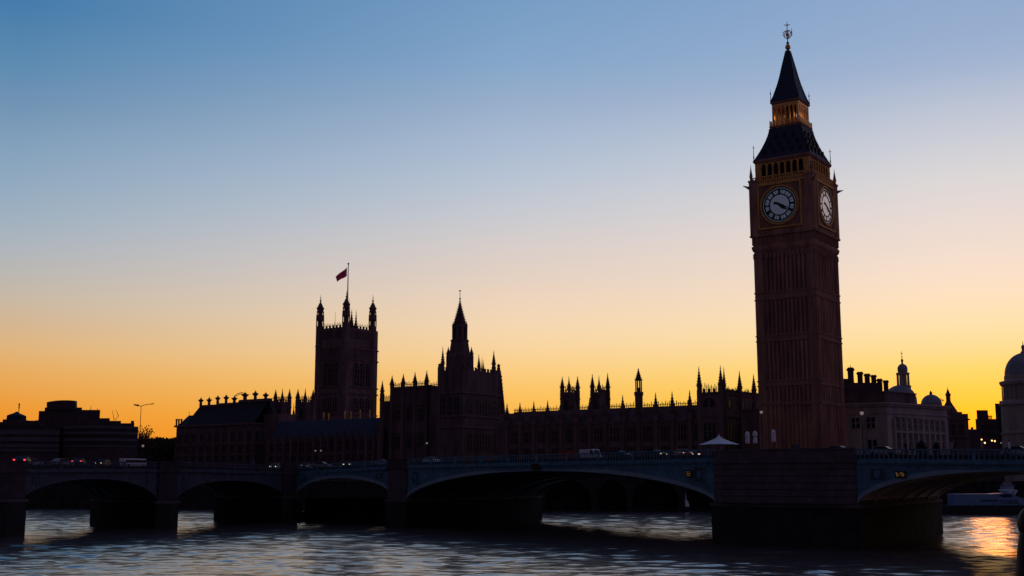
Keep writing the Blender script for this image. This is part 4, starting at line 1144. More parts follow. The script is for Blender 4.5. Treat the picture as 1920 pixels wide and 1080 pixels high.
for fr_, L0, L1 in ((VF, a0, 0), (VS, 0, b1)):
    for (y1, y0, n_) in ((677, 722, 6), (744, 771, 6)):
        span_ = (L1 - L0); i0 = L0 + span_ * .27; i1 = L0 + span_ * .78
        for j in range(3):
            a = i0 + (i1 - i0) * j / 3; b = i0 + (i1 - i0) * (j + 1) / 3 - .35
            window(fr_, a, b, zv(y0), zv(y1), vt, 0, 2, 4, arch=True, deep=.3)
    m = MB(); m2 = MB()
    for j in range(12):
        a = L0 + (L1 - L0) * (.14 + .72 * j / 11); m.fbox(fr_, a - .3, a + .3, -.25, -.004, zv(632), zv(617)); m2.fbox(fr_, a - .2, a + .2, -.2, -.004, zv(669), zv(655))
    m.build('blind_arcade', STONE_D, vt); m2.build('panel_band', STONE_D, vt)

# the flag, a rippled cloth
FLAGM = mat('crimson_flag_cloth', (0.34, 0.06, 0.13), 0.8, var=0.15, scale=.6)
def make_flag():
    vs = []; nx, nz = 16, 8
    c0, c1 = (650.6, 501.5), (629.2, 518.5); d0, d1 = (650.3, 517.5), (632.2, 528)
    Yf = fpo.y
    for i in range(nx + 1):
        f = i / nx
        for j in range(nz + 1):
            g_ = j / nz
            px = (c0[0] + (c1[0] - c0[0]) * f) * (1 - g_) + (d0[0] + (d1[0] - d0[0]) * f) * g_
            py = (c0[1] + (c1[1] - c0[1]) * f) * (1 - g_) + (d0[1] + (d1[1] - d0[1]) * f) * g_ + .5 * math.sin(f * 7)
            Y = Yf + .55 * math.sin(f * 8 + g_ * 1.2) * min(1, f * 3)
            vs.append((xY(Y, px, py), Y, zY(Y, py)))
    m = MB(); m.add(vs, [[i * (nz + 1) + j, (i + 1) * (nz + 1) + j, (i + 1) * (nz + 1) + j + 1, i * (nz + 1) + j + 1] for i in range(nx) for j in range(nz)])
    o = m.build('flag', FLAGM, None, True)
    sm = o.modifiers.new('thick', 'SOLIDIFY'); sm.thickness = .05
    nt2 = FLAGM.node_tree; b = nt2.nodes['Principled BSDF']
    b.inputs['Transmission Weight'].default_value = 0.0
    tr = nt2.nodes.new('ShaderNodeBsdfTranslucent'); tr.inputs[0].default_value = (.80, .22, .40, 1)
    ms = nt2.nodes.new('ShaderNodeMixShader'); ms.inputs[0].default_value = .6
    nt2.links.new(b.outputs[0], ms.inputs[1]); nt2.links.new(tr.outputs[0], ms.inputs[2])
    nt2.links.new(ms.outputs[0], nt2.nodes['Material Output'].inputs[0])
    tag(o, 'crimson flag flying to the left from the pole on the square tower', 'flag')
make_flag()

# turrets behind the slate pavilion
for (xl, xr, tl, tr_, lab) in ((513.5, 545.5, 730, 729, 'square roof turret with corner pinnacles, next to the slate roofed building'),
                               (555, 590, 729, 730, 'square roof turret with corner pinnacles, standing against the square tower')):
    tt = base_thing('roof_turret', lab, 'turret', PF, ps_((xl + xr) / 2, 760, 16), 16, 'square turrets rising behind the palace wings')
    turret_pair(tt, xl, xr, tl, tr_, 753, 16, 3.0)
m = MB(); p_ = PF.p(ps_(551, 760, 16), 16); m.lathe(p_.x, p_.y, [(.5, BZ), (.4, zY(p_.y, 775)), (.15, zY(p_.y, 768)), (.05, zY(p_.y, 755))], 6)
tag(m.build('roof_mast', IRON), 'thin dark mast standing in the gap between two roof turrets', 'mast')

# pavilion building with stepped slate roof and urns, 330-505
md = base_thing('slate_roofed_building', 'classical riverside building with a stepped slate roof topped by a row of stone urns', 'building', PF, ps_(420, 850))
DF = PF
xs0, xs1 = 331, 476
s0, s1 = DF.S(xs0, 802), DF.S(xs1, 789)
DS = Frame(DF.p(s1, 0), DF.v); bD = DS.S(503, 790)
zc = (DF.Z(xs0, 802) + DF.Z(xs1, 789)) / 2
m = MB(); m.prism([DF.p(s0, 0), DF.p(s1, 0), DF.p(s1, bD), DF.p(s0, bD)], BZ, zc); m.build('wall', STONE_D, md)
m = MB(); m.fbox(DF, s0 - .6, s1 + .4, -.6, -.004, zc - .5, zc + .1); m.fbox(DS, 0, bD, -.5, -.004, zc - .5, zc + .1)
z = DF.Z(420, 833); m.fbox(DF, s0 - .2, s1, -.3, -.004, z - .2, z + .2); m.fbox(DS, 0, bD, -.3, -.004, z - .2, z + .2)
z = DF.Z(420, 853); m.fbox(DF, s0 - .2, s1, -.3, -.004, z - .2, z + .2); m.build('cornice', STONE, md)
def dz(px, py, t): return DF.Z(px, py, t)
t_r = 5.0
rp = [(333, 799), (354, 779), (368.5, 778.5), (376.5, 760), (407, 760), (407.5, 756), (448, 756), (448.5, 749.5), (505, 751), (513, 776), (513, 800)]
m = MB()
prf = [(DF.S(x, y, t_r), DF.Z(x, y, t_r)) for x, y in rp]
m.fface(DF, [(prf[0][0], zc - .5)] + prf + [(prf[-1][0], zc - .5)], t_r, t_r + 1.6)
n_ = len(rp)
# front slope from the cornice to the roof crest
vs = []
for (s, z) in prf[:9]:
    ss = min(max(s, s0 + .2), s1 - .2); q0 = DF.p(ss, .3); q1 = DF.p(s, t_r + .01)
    vs += [(q0.x, q0.y, zc + .1), (q1.x, q1.y, z)]
m.add(vs, [[2 * i, 2 * i + 2, 2 * i + 3, 2 * i + 1] for i in range(8)])
m.build('roof', SLATE_D, md)
m = MB(); m.fbox(DF, DF.S(376, 760, 4.2), DF.S(408, 760, 4.2), 4.2, 5.3, DF.Z(390, 764, 4.2), DF.Z(390, 759, 4.2)); m.fbox(DF, DF.S(408, 756, 4.2), DF.S(449, 756, 4.2), 4.2, 5.3, DF.Z(430, 760, 4.2), DF.Z(430, 755, 4.2)); m.fbox(DF, DF.S(449, 750, 4.2), DF.S(506, 751, 4.2), 4.2, 5.3, DF.Z(470, 754, 4.2), DF.Z(470, 748.5, 4.2)); m.build('roof_parapet', STONE_D, md)
for x, tip, base, sc in ((376.8, 747, 759, 1), (392.3, 746, 759, 1), (408.3, 743, 755, 1), (424, 741, 755, 1), (439.5, 744, 755, 1.1), (459.3, 736.5, 749, 1.35), (478.5, 733.5, 749, 1.1), (498, 737, 749, 1.1)):
    p_ = DF.p(DF.S(x, 750, 4.8), 4.8); za, zb = zY(p_.y, base + 1), zY(p_.y, tip - 3); h = zb - za; r_ = .85 * sc
    m = MB(); m.lathe(p_.x, p_.y, [(r_ * .55, za - .5), (r_ * .55, za + h * .30), (r_ * .45, za + h * .34), (r_ * .95, za + h * .52), (r_ * 1.15, za + h * .60), (r_ * 1.1, za + h * .64), (r_ * .5, za + h * .68), (r_ * .35, za + h * .76), (r_ * .45, za + h * .80), (.08, za + h * .84), (.05, za + h)], 8); m.build('roof_urn', STONE_D, md)
for x in (330.8, 335.2, 340):
    p_ = DF.p(DF.S(x, 795, 1.5), 1.5); m = MB(); m.lathe(p_.x, p_.y, [(.28, zc), (.28, zY(p_.y, 789)), (.36, zY(p_.y, 788)), (.36, zY(p_.y, 785.5))], 8); m.build('chimney', STONE_D, md)
p_ = DF.p(DF.S(354.5, 779, 5.5), 5.5); m = MB(); m.tube((p_.x, p_.y, zY(p_.y, 780)), (p_.x, p_.y, zY(p_.y, 771)), .1, .05, 5); m.build('roof_finial', IRON, md)
m = MB(); arcp = [(438.5, 745), (441, 741.5), (445, 738.5), (450, 736.5), (455, 736.3), (459, 737.5)]
for (xa, ya), (xb, yb) in zip(arcp, arcp[1:]):
    pa = DF.p(DF.S(xa, ya, 5.5), 5.5); pb_ = DF.p(DF.S(xb, yb, 5.5), 5.5)
    m.tube((pa.x, pa.y, zY(pa.y, ya)), (pb_.x, pb_.y, zY(pb_.y, yb)), .10, n=5); m.tube((pa.x, pa.y, zY(pa.y, ya + 2.6)), (pb_.x, pb_.y, zY(pb_.y, yb + 2.6)), .07, n=5)
    m.tube((pa.x, pa.y, zY(pa.y, ya)), (pb_.x, pb_.y, zY(pb_.y, yb + 2.6)), .06, n=5)
m.build('roof_arch', IRON, md)
nw = 10
for r_i, (y1l, y1r, y0l, y0r, ar) in enumerate(((815, 806, 831, 827, False), (838, 832, 851, 849, False), (856, 854, 866, 866, True))):
    for j in range(nw):
        f0 = (j + .22) / nw; f1 = (j + .70) / nw
        xm = xs0 + (xs1 - xs0) * (j + .5) / nw; fx = (j + .5) / nw
        z1 = DF.Z(xm, y1l + (y1r - y1l) * fx); z0 = DF.Z(xm, y0l + (y0r - y0l) * fx)
        window(DF, s0 + (s1 - s0) * f0, s0 + (s1 - s0) * f1, z0, z1, md, 0, 2, 1, arch=ar, stone=STONE)
    for j in range(2):
        window(DS, bD * (.15 + .45 * j), bD * (.4 + .45 * j), z0, z1, md, 0, 2, 1, stone=STONE)
m = MB()
for j in range(nw + 1):
    a = s0 + (s1 - s0) * j / nw; m.fbox(DF, a - .25, a + .25, -.28, -.004, BZ, DF.Z(420, 835))
m.build('pilasters', STONE, md)

# ------------------------------------------------------------------ left bank buildings
LY = 330.0
def lx(px, py=820): return xY(LY, px, py)
def lz(py): return zY(LY, py)
off = thing('stepped_block', 'dark stepped apartment block with a wide flat top storey on the left skyline', 'building', (lx(120), LY + 14, BZ))
STEPS = [(66, 73, 788, 16), (73, 84, 770.5, 16), (78, 139, 775, 14), (86.5, 139.5, 766, 14.5), (84, 88, 764, 16), (139, 154, 764, 18), (152, 188, 768.5, 18), (186.5, 206, 784, 16), (205, 227, 789, 15), (226, 252, 793.5, 15), (245.5, 251.5, 789, 16)]
for n_st, (x0, x1, top, d) in enumerate(STEPS):
    m = MB(); Yo = LY + (16 if x1 - x0 < 12 else 14) + (.25 if top == 766 else .12 * n_st)
    k = (Yo + d) / Yo; m.prism([(xY(Yo, x0, top), Yo), (xY(Yo, x1, top), Yo), (xY(Yo, x1, top) * k, Yo + d), (xY(Yo, x0, top) * k, Yo + d)], BZ, zY(Yo, top)); m.build('wall', CONC_D, off)
Yo = LY + 14
m = MB(); arc = [(87.5, 754), (96, 752.3), (106, 751), (116, 750.4), (128, 750.4), (139.7, 751.2)]
FO = Frame((0, Yo - .6), (1, 0))
m.fface(FO, [(xY(Yo - .6, 87.5, 768), zY(Yo, 768))] + [(xY(Yo - .6, x, y), zY(Yo - .6, y)) for x, y in [(87.5, 754)]] + [(xY(Yo - .6, x, y), zY(Yo - .6, y)) for x, y in arc[1:]] + [(xY(Yo - .6, 140, 768), zY(Yo, 768))], 0, 2); m.build('top_storey', CONC_D, off)
for j in range(9):
    FOw = Frame((0, Yo + .25), (1, 0)); px = 104 + j * 3.8
    window(FOw, xY(Yo, px, 772), xY(Yo, px + 2.6, 772), zY(Yo, 774.5), zY(Yo, 769.5), off, -.01, 1, 1, stone=CONC)
for x, tip, b in ((170.5, 761, 769), (183, 765, 770)):
    m = MB(); m.tube((xY(Yo + 5, x, tip), Yo + 5, zY(Yo, b) - 1), (xY(Yo + 5, x, tip), Yo + 5, zY(Yo + 5, tip)), .12, .06, 5); m.build('aerial', IRON, off)
for (xa, ya), (xb, yb) in (((214, 787), (211, 770)), ((215, 787.5), (222.5, 780)), ((222.5, 780), (217.5, 769))):
    m = MB(); m.tube((xY(Yo + 3, xa, ya), Yo + 3, zY(Yo + 3, ya + .4)), (xY(Yo + 3, xb, yb), Yo + 3, zY(Yo + 3, yb)), .09, .05, 5); m.build('aerial', IRON, off)
# curved, banded front building
hosp = thing('banded_building', 'low curved office building with pale horizontal bands between window strips, far left', 'building', (lx(160), LY, BZ))
def curve_band(x0, x1, y0, y1, bulge, ytop, ybot, Yb, nm, m_, e=0.0, depth=10):
    n = 18; outer = []; 
    for i in range(n + 1):
        f = i / n; px = x0 + (x1 - x0) * f; Y = Yb - bulge * (1 - (2 * f - 1) ** 2) - e
        outer.append((xY(Yb, px, 830), Y))
    kk = (Yb + depth) / Yb; poly = outer + [(outer[-1][0] * kk, Yb + depth), (outer[0][0] * kk, Yb + depth)]
    b = MB(); b.prism(poly, zY(Yb, ybot), zY(Yb, ytop)); return b.build(nm, m_, hosp)
curve_band(112, 258, 0, 0, 7, 801, 880, LY, 'wall', CONC_D)
for yt, yb in ((800, 805), (811, 815.5), (823, 828), (836, 839)):
    curve_band(112, 258, 0, 0, 7, yt, yb, LY, 'floor_band', CONC, .35)
curve_band(-60, 112, 0, 0, 3, 801, 880, LY - 3, 'wall', CONC_D)
curve_band(-60, 112, 0, 0, 3, 799.5, 801, LY - 3, 'roof', SLATE_D, .2)
for yt, yb in ((808, 815.5), (820, 828), (833, 839.5), (842, 847)):
    curve_band(-60, 112, 0, 0, 3, yt, yb, LY - 3, 'floor_band', CONC, .35)
for (x0, x1, bulge, Yb, rows) in ((112, 258, 7, LY, ((806, 810), (816.5, 822), (829, 835))), (-60, 112, 3, LY - 3, ((816, 819.5), (828.6, 832.5)))):
    n = 16
    for (yt, yb) in rows:
        for j in range(n):
            f = (j + .5) / n; px = x0 + (x1 - x0) * f; Y = Yb - bulge * (1 - (2 * f - 1) ** 2) - .06
            if px < -5: continue
            X = xY(Yb, px, 830); hw = (x1 - x0) / n * .36 * mpp(Yb, 830)
            sl = 4 * bulge * (2 * f - 1) / ((x1 - x0) * mpp(Yb, 830)); fr = Frame((X, Y), (1, sl))
            window(fr, -hw, hw, zY(Yb, yb), zY(Yb, yt), hosp, 0, 2, 1, stone=CONC_D, deep=.05)
# rooftop pavilion with low dome
dp = thing('domed_lodge', 'small dark lodge with a stepped pyramid roof and a mast at the left edge', 'building', (lx(18), LY + 4, BZ))
Yd = LY + 4
m = MB(); m.box(xY(Yd, -8, 790), xY(Yd, 35, 790), Yd, Yd + 3, BZ, zY(Yd, 791)); m.box(xY(Yd, 3.5, 790), xY(Yd, 34.5, 790), Yd + .5, Yd + 8, zY(Yd, 791), zY(Yd, 786)); m.box(xY(Yd, 43.5, 790), xY(Yd, 63, 790), Yd + 2, Yd + 8, BZ, zY(Yd, 788)); m.box(xY(Yd, 34, 790), xY(Yd, 72, 790), Yd + 1, Yd + 8, BZ, zY(Yd, 792)); m.build('wall', CONC_D, dp)
m = MB(); cxp = xY(Yd, 19.5, 780); hw = 14 * mpp(Yd, 780)
m.lathe(cxp, Yd + 4.2, [(hw * 1.35, zY(Yd, 786)), (hw * 1.32, zY(Yd, 778)), (hw * .9, zY(Yd, 775.5)), (hw * .5, zY(Yd, 773.5)), (hw * .12, zY(Yd, 770.5)), (.1, zY(Yd, 770))], 4, math.pi / 4); m.build('roof', SLATE_D, dp)
m = MB(); xq = xY(Yd, 25, 760); m.tube((xq, Yd + 4, zY(Yd, 772)), (xq, Yd + 4, zY(Yd, 754.5)), .12, .05, 5)
for py in (756, 759, 763): m.ball((xq, Yd + 4, zY(Yd, py)), .25, 5, 4)
m.build('mast', IRON, dp)

# ------------------------------------------------------------------ right bank buildings
# pale stone building: front parallel to the palace, side face running back to the right
RC = Vector((xY(275, 1662, 760), 275.0))
RF_, RS_ = Frame(RC, PU), Frame(RC, (0.80, 0.60))
rb = thing('pale_stone_building', 'pale classical building with two rows of tall windows right of the clock tower', 'building', (RC.x, RC.y, BZ))
zc = zY(275, 754)
sL = RF_.S(1576, 757); sR = RS_.S(1776, 772)
m = MB(); ql = RF_.p(sL, 0); qr = RS_.p(sR, 0)
m.prism([ql, RC, qr, qr + Vector((-8, 12)), ql + Vector((6, 18))], BZ, zc); m.build('wall', GREYSTONE, rb)
m = MB()
for fr_, a, b in ((RF_, sL, .5), (RS_, -.1, sR + .5)):
    m.fbox(fr_, a, b, -.9, -.004, zc - .45, zc); m.fbox(fr_, a, b, -.5, -.004, zc - .9, zc - .45); m.fbox(fr_, a, b, -.25, -.004, zc - 2.6, zc - 2.35)
m.build('cornice', GREYSTONE, rb)
m = MB(); m.prism([RF_.p(sL, 1.2), RF_.p(-.6, 1.0), RS_.p(sR * .55, 1.2), RS_.p(sR * .6, 9), ql + Vector((6, 17))], zc + .003, zY(275, 735)); 
m.prism([RF_.p(sL, 1.0), RF_.p(-.4, .8), RS_.p(sR * .56, 1.0), RS_.p(sR * .6, 9.2), ql + Vector((6, 17.2))], zY(275, 735), zY(275, 732.5)); m.build('attic', STONE_D, rb)
m = MB(); m.prism([RS_.p(sR * .56, 1.3), RS_.p(sR, 1.3), RS_.p(sR, 9), RS_.p(sR * .6, 9)], zc + .003, zY(275, 752), [RS_.p(sR * .6, 4), RS_.p(sR * .95, 4), RS_.p(sR * .95, 6), RS_.p(sR * .62, 6)]); m.build('roof', SLATE_D, rb)
# chimney stack with six chimneys
YK = 283.0
m = MB(); m.box(xY(YK, 1581.5, 730), xY(YK, 1655, 730), YK, YK + 3, zc, zY(YK, 717.5)); m.box(xY(YK, 1581, 715), xY(YK, 1590, 715), YK, YK + 3, zY(YK, 718), zY(YK, 710)); m.build('chimney_stack', CONC_D, rb)
for x, tip, wpx, base in ((1597.7, 688, 12, 720), (1615.5, 696, 10.5, 722), (1629, 699.5, 10.5, 722), (1641.3, 702, 10, 722), (1652.5, 709, 9.5, 735), (1664.3, 712, 9.5, 735)):
    X = xY(YK, x, tip); r_ = wpx / 2 * mpp(YK, tip); z0, z1 = zY(YK, base), zY(YK, tip); h = z1 - z0
    m = MB(); m.lathe(X, YK + 1.5, [(r_ * 1.0, z0 - 1), (r_ * .92, z0 + h * .5), (r_ * .95, z1 - h * .22), (r_ * 1.25, z1 - h * .16), (r_ * 1.25, z1 - h * .08), (r_ * 1.0, z1 - h * .05)], 8, .39)
    for k in range(5):
        a = 2 * math.pi * k / 5; m.lathe(X + r_ * .7 * math.cos(a), YK + 1.5 + r_ * .7 * math.sin(a), [(.16, z1 - h * .06), (.2, z1)], 5)
    if x < 1600: m.tube((X, YK + 1.5, z1), (X, YK + 1.5, zY(YK, 683)), .12, .04, 5)
    m.build('chimney', CONC_D, rb)
for row, (yt0, yt1, yb0, yb1) in enumerate(((779, 790, 801, 811), (808, 816, 842, 843))):
    n = 9
    for j in range(n):
        f0 = .10 + .83 * (j + .16) / n; f1 = .10 + .83 * (j + .72) / n; fm_ = (f0 + f1) / 2
        xm = 1662 + 114 * fm_
        window(RS_, sR * f0, sR * f1, RS_.Z(xm, yb0 + (yb1 - yb0) * fm_), RS_.Z(xm, yt0 + (yt1 - yt0) * fm_), rb, 0, 2, 2, stone=GREYSTONE, deep=.25)
m = MB()
for j in range(10):
    a = sR * (.10 + .83 * (j - .06) / 9); m.fbox(RS_, a - .33, a + .33, -.55, -.3 if False else -.005, BZ, RS_.Z(1720, 786))
m.fbox(RS_, sR * .08, sR * .95, -.5, -.006, RS_.Z(1720, 811) - .25, RS_.Z(1720, 811) + .25); m.build('colonnade', GREYSTONE, rb)
for j in range(2):
    a = sL * (.78 - .33 * j); window(RF_, a, a + 2.2, RF_.Z(1620, 804), RF_.Z(1620, 782), rb, 0, 2, 2, stone=GREYSTONE, deep=.2)
window(RF_, sL * .45, sL * .45 + 2.4, BZ, RF_.Z(1630, 824), rb, 0, 2, 2, stone=GREYSTONE, deep=.2)

# cupola on its dome
YQ = 310.0
def qz(py): return zY(YQ, py)
def qr_(w): return w * mpp(YQ, 720)
cq = xY(YQ, 1692.6, 700)
cup = thing('cupola_tower', 'slim columned cupola with an onion dome rising from a broad lead dome', 'cupola', (cq, YQ, BZ))
m = MB(); cxd = xY(YQ, 1688, 750)
m.lathe(cxd, YQ, [(qr_(30), BZ), (qr_(30), qz(752))] + [(qr_(30) * math.cos(x), qz(752) + (qz(722) - qz(752)) * math.sin(x)) for x in [i * math.pi / 2 / 8 for i in range(8)]], 24); m.build('dome', LEAD, cup, True)
m = MB(); m.lathe(cq, YQ, [(qr_(13.5), qz(736)), (qr_(13.5), qz(726)), (qr_(14.5), qz(725)), (qr_(14.5), qz(723.5)), (qr_(6), qz(723.5)), (qr_(6), qz(703)), (qr_(11.5), qz(703)), (qr_(12.5), qz(700.5)), (qr_(12), qz(699)), (qr_(8.4), qz(698.8))], 16)
for k in range(8):
    a = k * math.pi / 4 + .2; m.lathe(cq + qr_(10.2) * math.cos(a), YQ + qr_(10.2) * math.sin(a), [(qr_(1.9), qz(724)), (qr_(1.6), qz(702.5))], 8)
m.build('drum', GREYSTONE, cup)
m = MB(); m.lathe(cq, YQ, [(qr_(8.2), qz(699)), (qr_(9.1), qz(695)), (qr_(9.2), qz(691)), (qr_(8.2), qz(687)), (qr_(5.6), qz(684)), (qr_(3), qz(682.5)), (qr_(1.6), qz(681.5))], 20); m.build('onion_dome', LEAD, cup, True)
m = MB(); m.lathe(cq, YQ, [(qr_(2), qz(682)), (qr_(1.5), qz(679)), (qr_(2.6), qz(677.5)), (qr_(1.8), qz(674)), (qr_(.7), qz(672.5)), (qr_(.6), qz(670)), (qr_(1.3), qz(669)), (qr_(.5), qz(668)), (.07, qz(659))], 8); m.tube((cq - .35, YQ, qz(663)), (cq + .35, YQ, qz(663)), .06, n=5); m.build('finial', IRON, cup)
# low lead dome
YD2 = 318.0
X2 = xY(YD2, 1746, 750); r2 = 19 * mpp(YD2, 750)
ld = thing('low_dome', 'low grey lead dome with a small knob, between the cupola and a thin turret', 'dome', (X2, YD2, BZ))
m = MB(); m.lathe(X2, YD2, [(r2, BZ), (r2, zY(YD2, 759))], 24); m.build('drum', GREYSTONE, ld)
m = MB(); m.lathe(X2, YD2, [(max(.05, r2 * math.cos(x)), zY(YD2, 759) + (zY(YD2, 739.5) - zY(YD2, 759)) * math.sin(x)) for x in [i * math.pi / 2 / 9 for i in range(10)]], 24); m.build('lead_cap', LEAD, ld, True)
m = MB(); m.lathe(X2, YD2, [(.4, zY(YD2, 740)), (.35, zY(YD2, 738)), (.5, zY(YD2, 737)), (.3, zY(YD2, 735.5)), (.06, zY(YD2, 732.5))], 8); m.build('finial', IRON, ld)
# corner building with thin turret
YE = 315.0
def ez(py): return zY(YE, py)
def exx(px, py=780): return xY(YE, px, py)
ct = thing('turreted_corner_building', 'weathered stone corner building with one thin round turret and stepped gable', 'building', (exx(1795), YE, BZ))
m = MB(); m.vbox(1774, 1815, 780, YE, 10, BZ, ez(778)); m.vbox(1776, 1804, 775, YE + .6, 8, ez(778) - .3, ez(772)); m.build('wall', STONE_D, ct)
m = MB(); m.box(exx(1775), exx(1817.5), YE - .4, YE - .004, ez(788), ez(785)); m.build('cornice', STONE_D, ct); m = MB(); m.box(exx(1775), exx(1817.5), YE - .4, YE - .004, ez(821), ez(818)); m.build('string_course', STONE_D, ct); m = MB(); m.vbox(1800, 1815, 776, YE + .8, 7.5, ez(778), ez(775.5)); m.build('roof_coping', STONE_D, ct)
m = MB(); xt = exx(1785.3, 740); k = mpp(YE, 745)
m.lathe(xt, YE + 3, [(k * 17, ez(773)), (k * 13, ez(766)), (k * 8, ez(758)), (k * 5.2, ez(753)), (k * 4.2, ez(750)), (k * 4.2, ez(741)), (k * 5.2, ez(740)), (k * 5.2, ez(737.5)), (k * 3.2, ez(735)), (k * 2.4, ez(732)), (k * 1.2, ez(729)), (k * .5, ez(727.5)), (.04, ez(723))], 10); m.build('turret', STONE_D, ct)
FE = Frame((exx(1774), YE), (1, 0)); wE = exx(1815) - exx(1774)
for j in range(2):
    window(FE, wE * (.2 + .4 * j), wE * (.38 + .4 * j), ez(815), ez(795), ct, 0, 2, 2, stone=STONE_D)
m = MB()
pts_ = [(1762, 745), (1768, 746), (1774, 745.5), (1780, 749)]
for (xa, ya), (xb, yb) in zip(pts_, pts_[1:]):
    m.tube((exx(xa, ya), YE + 4, ez(ya)), (exx(xb, yb), YE + 4, ez(yb)), .09, n=5); m.tube((exx(xa, ya), YE + 4, ez(ya + 3.5)), (exx(xb, yb), YE + 4, ez(yb + 2)), .07, n=5); m.tube((exx(xa, ya), YE + 4, ez(ya + 3.5)), (exx(xb, yb), YE + 4, ez(yb)), .06, n=5)
m.tube((exx(1757, 742), YE + 4, ez(738)), (exx(1757, 742), YE + 4, ez(760)), .09, n=5)
m.tube((exx(1757, 742), YE + 4, ez(740)), (exx(1762, 745), YE + 4, ez(745)), .08, n=5)
cr_ = m.build('crane_jib', IRON); tag(cr_, 'thin latticed crane arm against the sunset beside the turret', 'crane')
# far dark blocks in the gap
YG = 380.0
def gx(px, py=790): return xY(YG, px, py)
gb = thing('dark_office_block', 'dark flat topped office block silhouetted against the brightest sunset glow', 'building', (gx(1850), YG, BZ))
m = MB(); m.vbox(1832, 1853.5, 790, YG, 10, BZ, zY(YG, 769)); m.vbox(1829, 1869, 790, YG - 1.5, 9, BZ, zY(YG, 786)); m.vbox(1867.5, 1890, 790, YG, 10, BZ, zY(YG, 756.5)); m.vbox(1876, 1890, 790, YG - .5, 8, BZ, zY(YG, 752)); m.build('wall', CONC_D, gb)
FG = Frame((gx(1829), YG - 1.5), (1, 0))
m = MB()
for j in range(8):
    m.tube((gx(1855 + j * 1.6, 778), YG + 3, zY(YG, 787)), (gx(1855 + j * 1.6, 778), YG + 3, zY(YG, 777 + (j % 3))), .10, n=5)
m.tube((gx(1853), YG + 3, zY(YG, 780)), (gx(1868), YG + 3, zY(YG, 780)), .10, n=5); m.build('roof_railing', IRON, gb)
for j in range(4):
    for r_ in range(2): window(FG, 1.2 + j * 1.6, 2.1 + j * 1.6, zY(YG, 806 + r_ * 14), zY(YG, 797 + r_ * 14), gb, 0, 1, 1, stone=CONC_D)
# big domed building at the right edge
YB = 292.0
def bz(py): return zY(YB, py)
XB = xY(YB, 1923, 720); kb = mpp(YB, 740)
bd = thing('great_domed_building', 'large grey domed rotunda with a columned drum cut by the right edge', 'domed building', (XB, YB, BZ))
m = MB(); m.lathe(XB, YB, [(kb * 47, BZ), (kb * 47, bz(815)), (kb * 49, bz(814)), (kb * 49, bz(811)), (kb * 46, bz(810)), (kb * 45.5, bz(762)), (kb * 49, bz(760)), (kb * 49, bz(756)), (kb * 45, bz(754.5)), (kb * 43.5, bz(750)), (kb * 40, bz(749)), (kb * 40, bz(724)), (kb * 44.5, bz(722)), (kb * 46, bz(718)), (kb * 46, bz(715.5)), (kb * 37, bz(713)), (kb * 37, bz(705)), (kb * 35.5, bz(704))], 48); m.build('rotunda', GREYSTONE, bd)
m = MB(); m.lathe(XB, YB, [(max(.4, kb * 35.2 * math.cos(x)), bz(704.5) + (bz(662) - bz(704.5)) * math.sin(x)) for x in [i * math.pi / 2 / 14 for i in range(14)]], 40)
for k in range(20):
    a = 2 * math.pi * k / 20
    for i in range(12):
        x, x2 = i * math.pi / 2 / 13, (i + 1) * math.pi / 2 / 13
        p0 = (XB + kb * 35.2 * math.cos(x) * math.cos(a), YB + kb * 35.2 * math.cos(x) * math.sin(a), bz(704.5) + (bz(662) - bz(704.5)) * math.sin(x)); p1 = (XB + kb * 35.2 * math.cos(x2) * math.cos(a), YB + kb * 35.2 * math.cos(x2) * math.sin(a), bz(704.5) + (bz(662) - bz(704.5)) * math.sin(x2)); m.tube(p0, p1, .1, n=4)
m.build('dome', LEAD, bd)
m = MB(); m.lathe(XB, YB, [(kb * 5, bz(663)), (kb * 5.5, bz(660)), (kb * 3, bz(658)), (kb * 3, bz(652)), (kb * 4, bz(651)), (kb * 2.5, bz(648)), (kb * .8, bz(646)), (.06, bz(640))], 10); m.build('dome_lantern', GREYSTONE, bd)
for k in range(28):
    a = 2 * math.pi * k / 28
    if math.sin(a) > .3: continue
    m = MB(); m.lathe(XB + kb * 42 * math.cos(a), YB + kb * 42 * math.sin(a), [(kb * 1.4, bz(749.5)), (kb * 1.2, bz(723))], 8); m.build('column', GREYSTONE, bd)

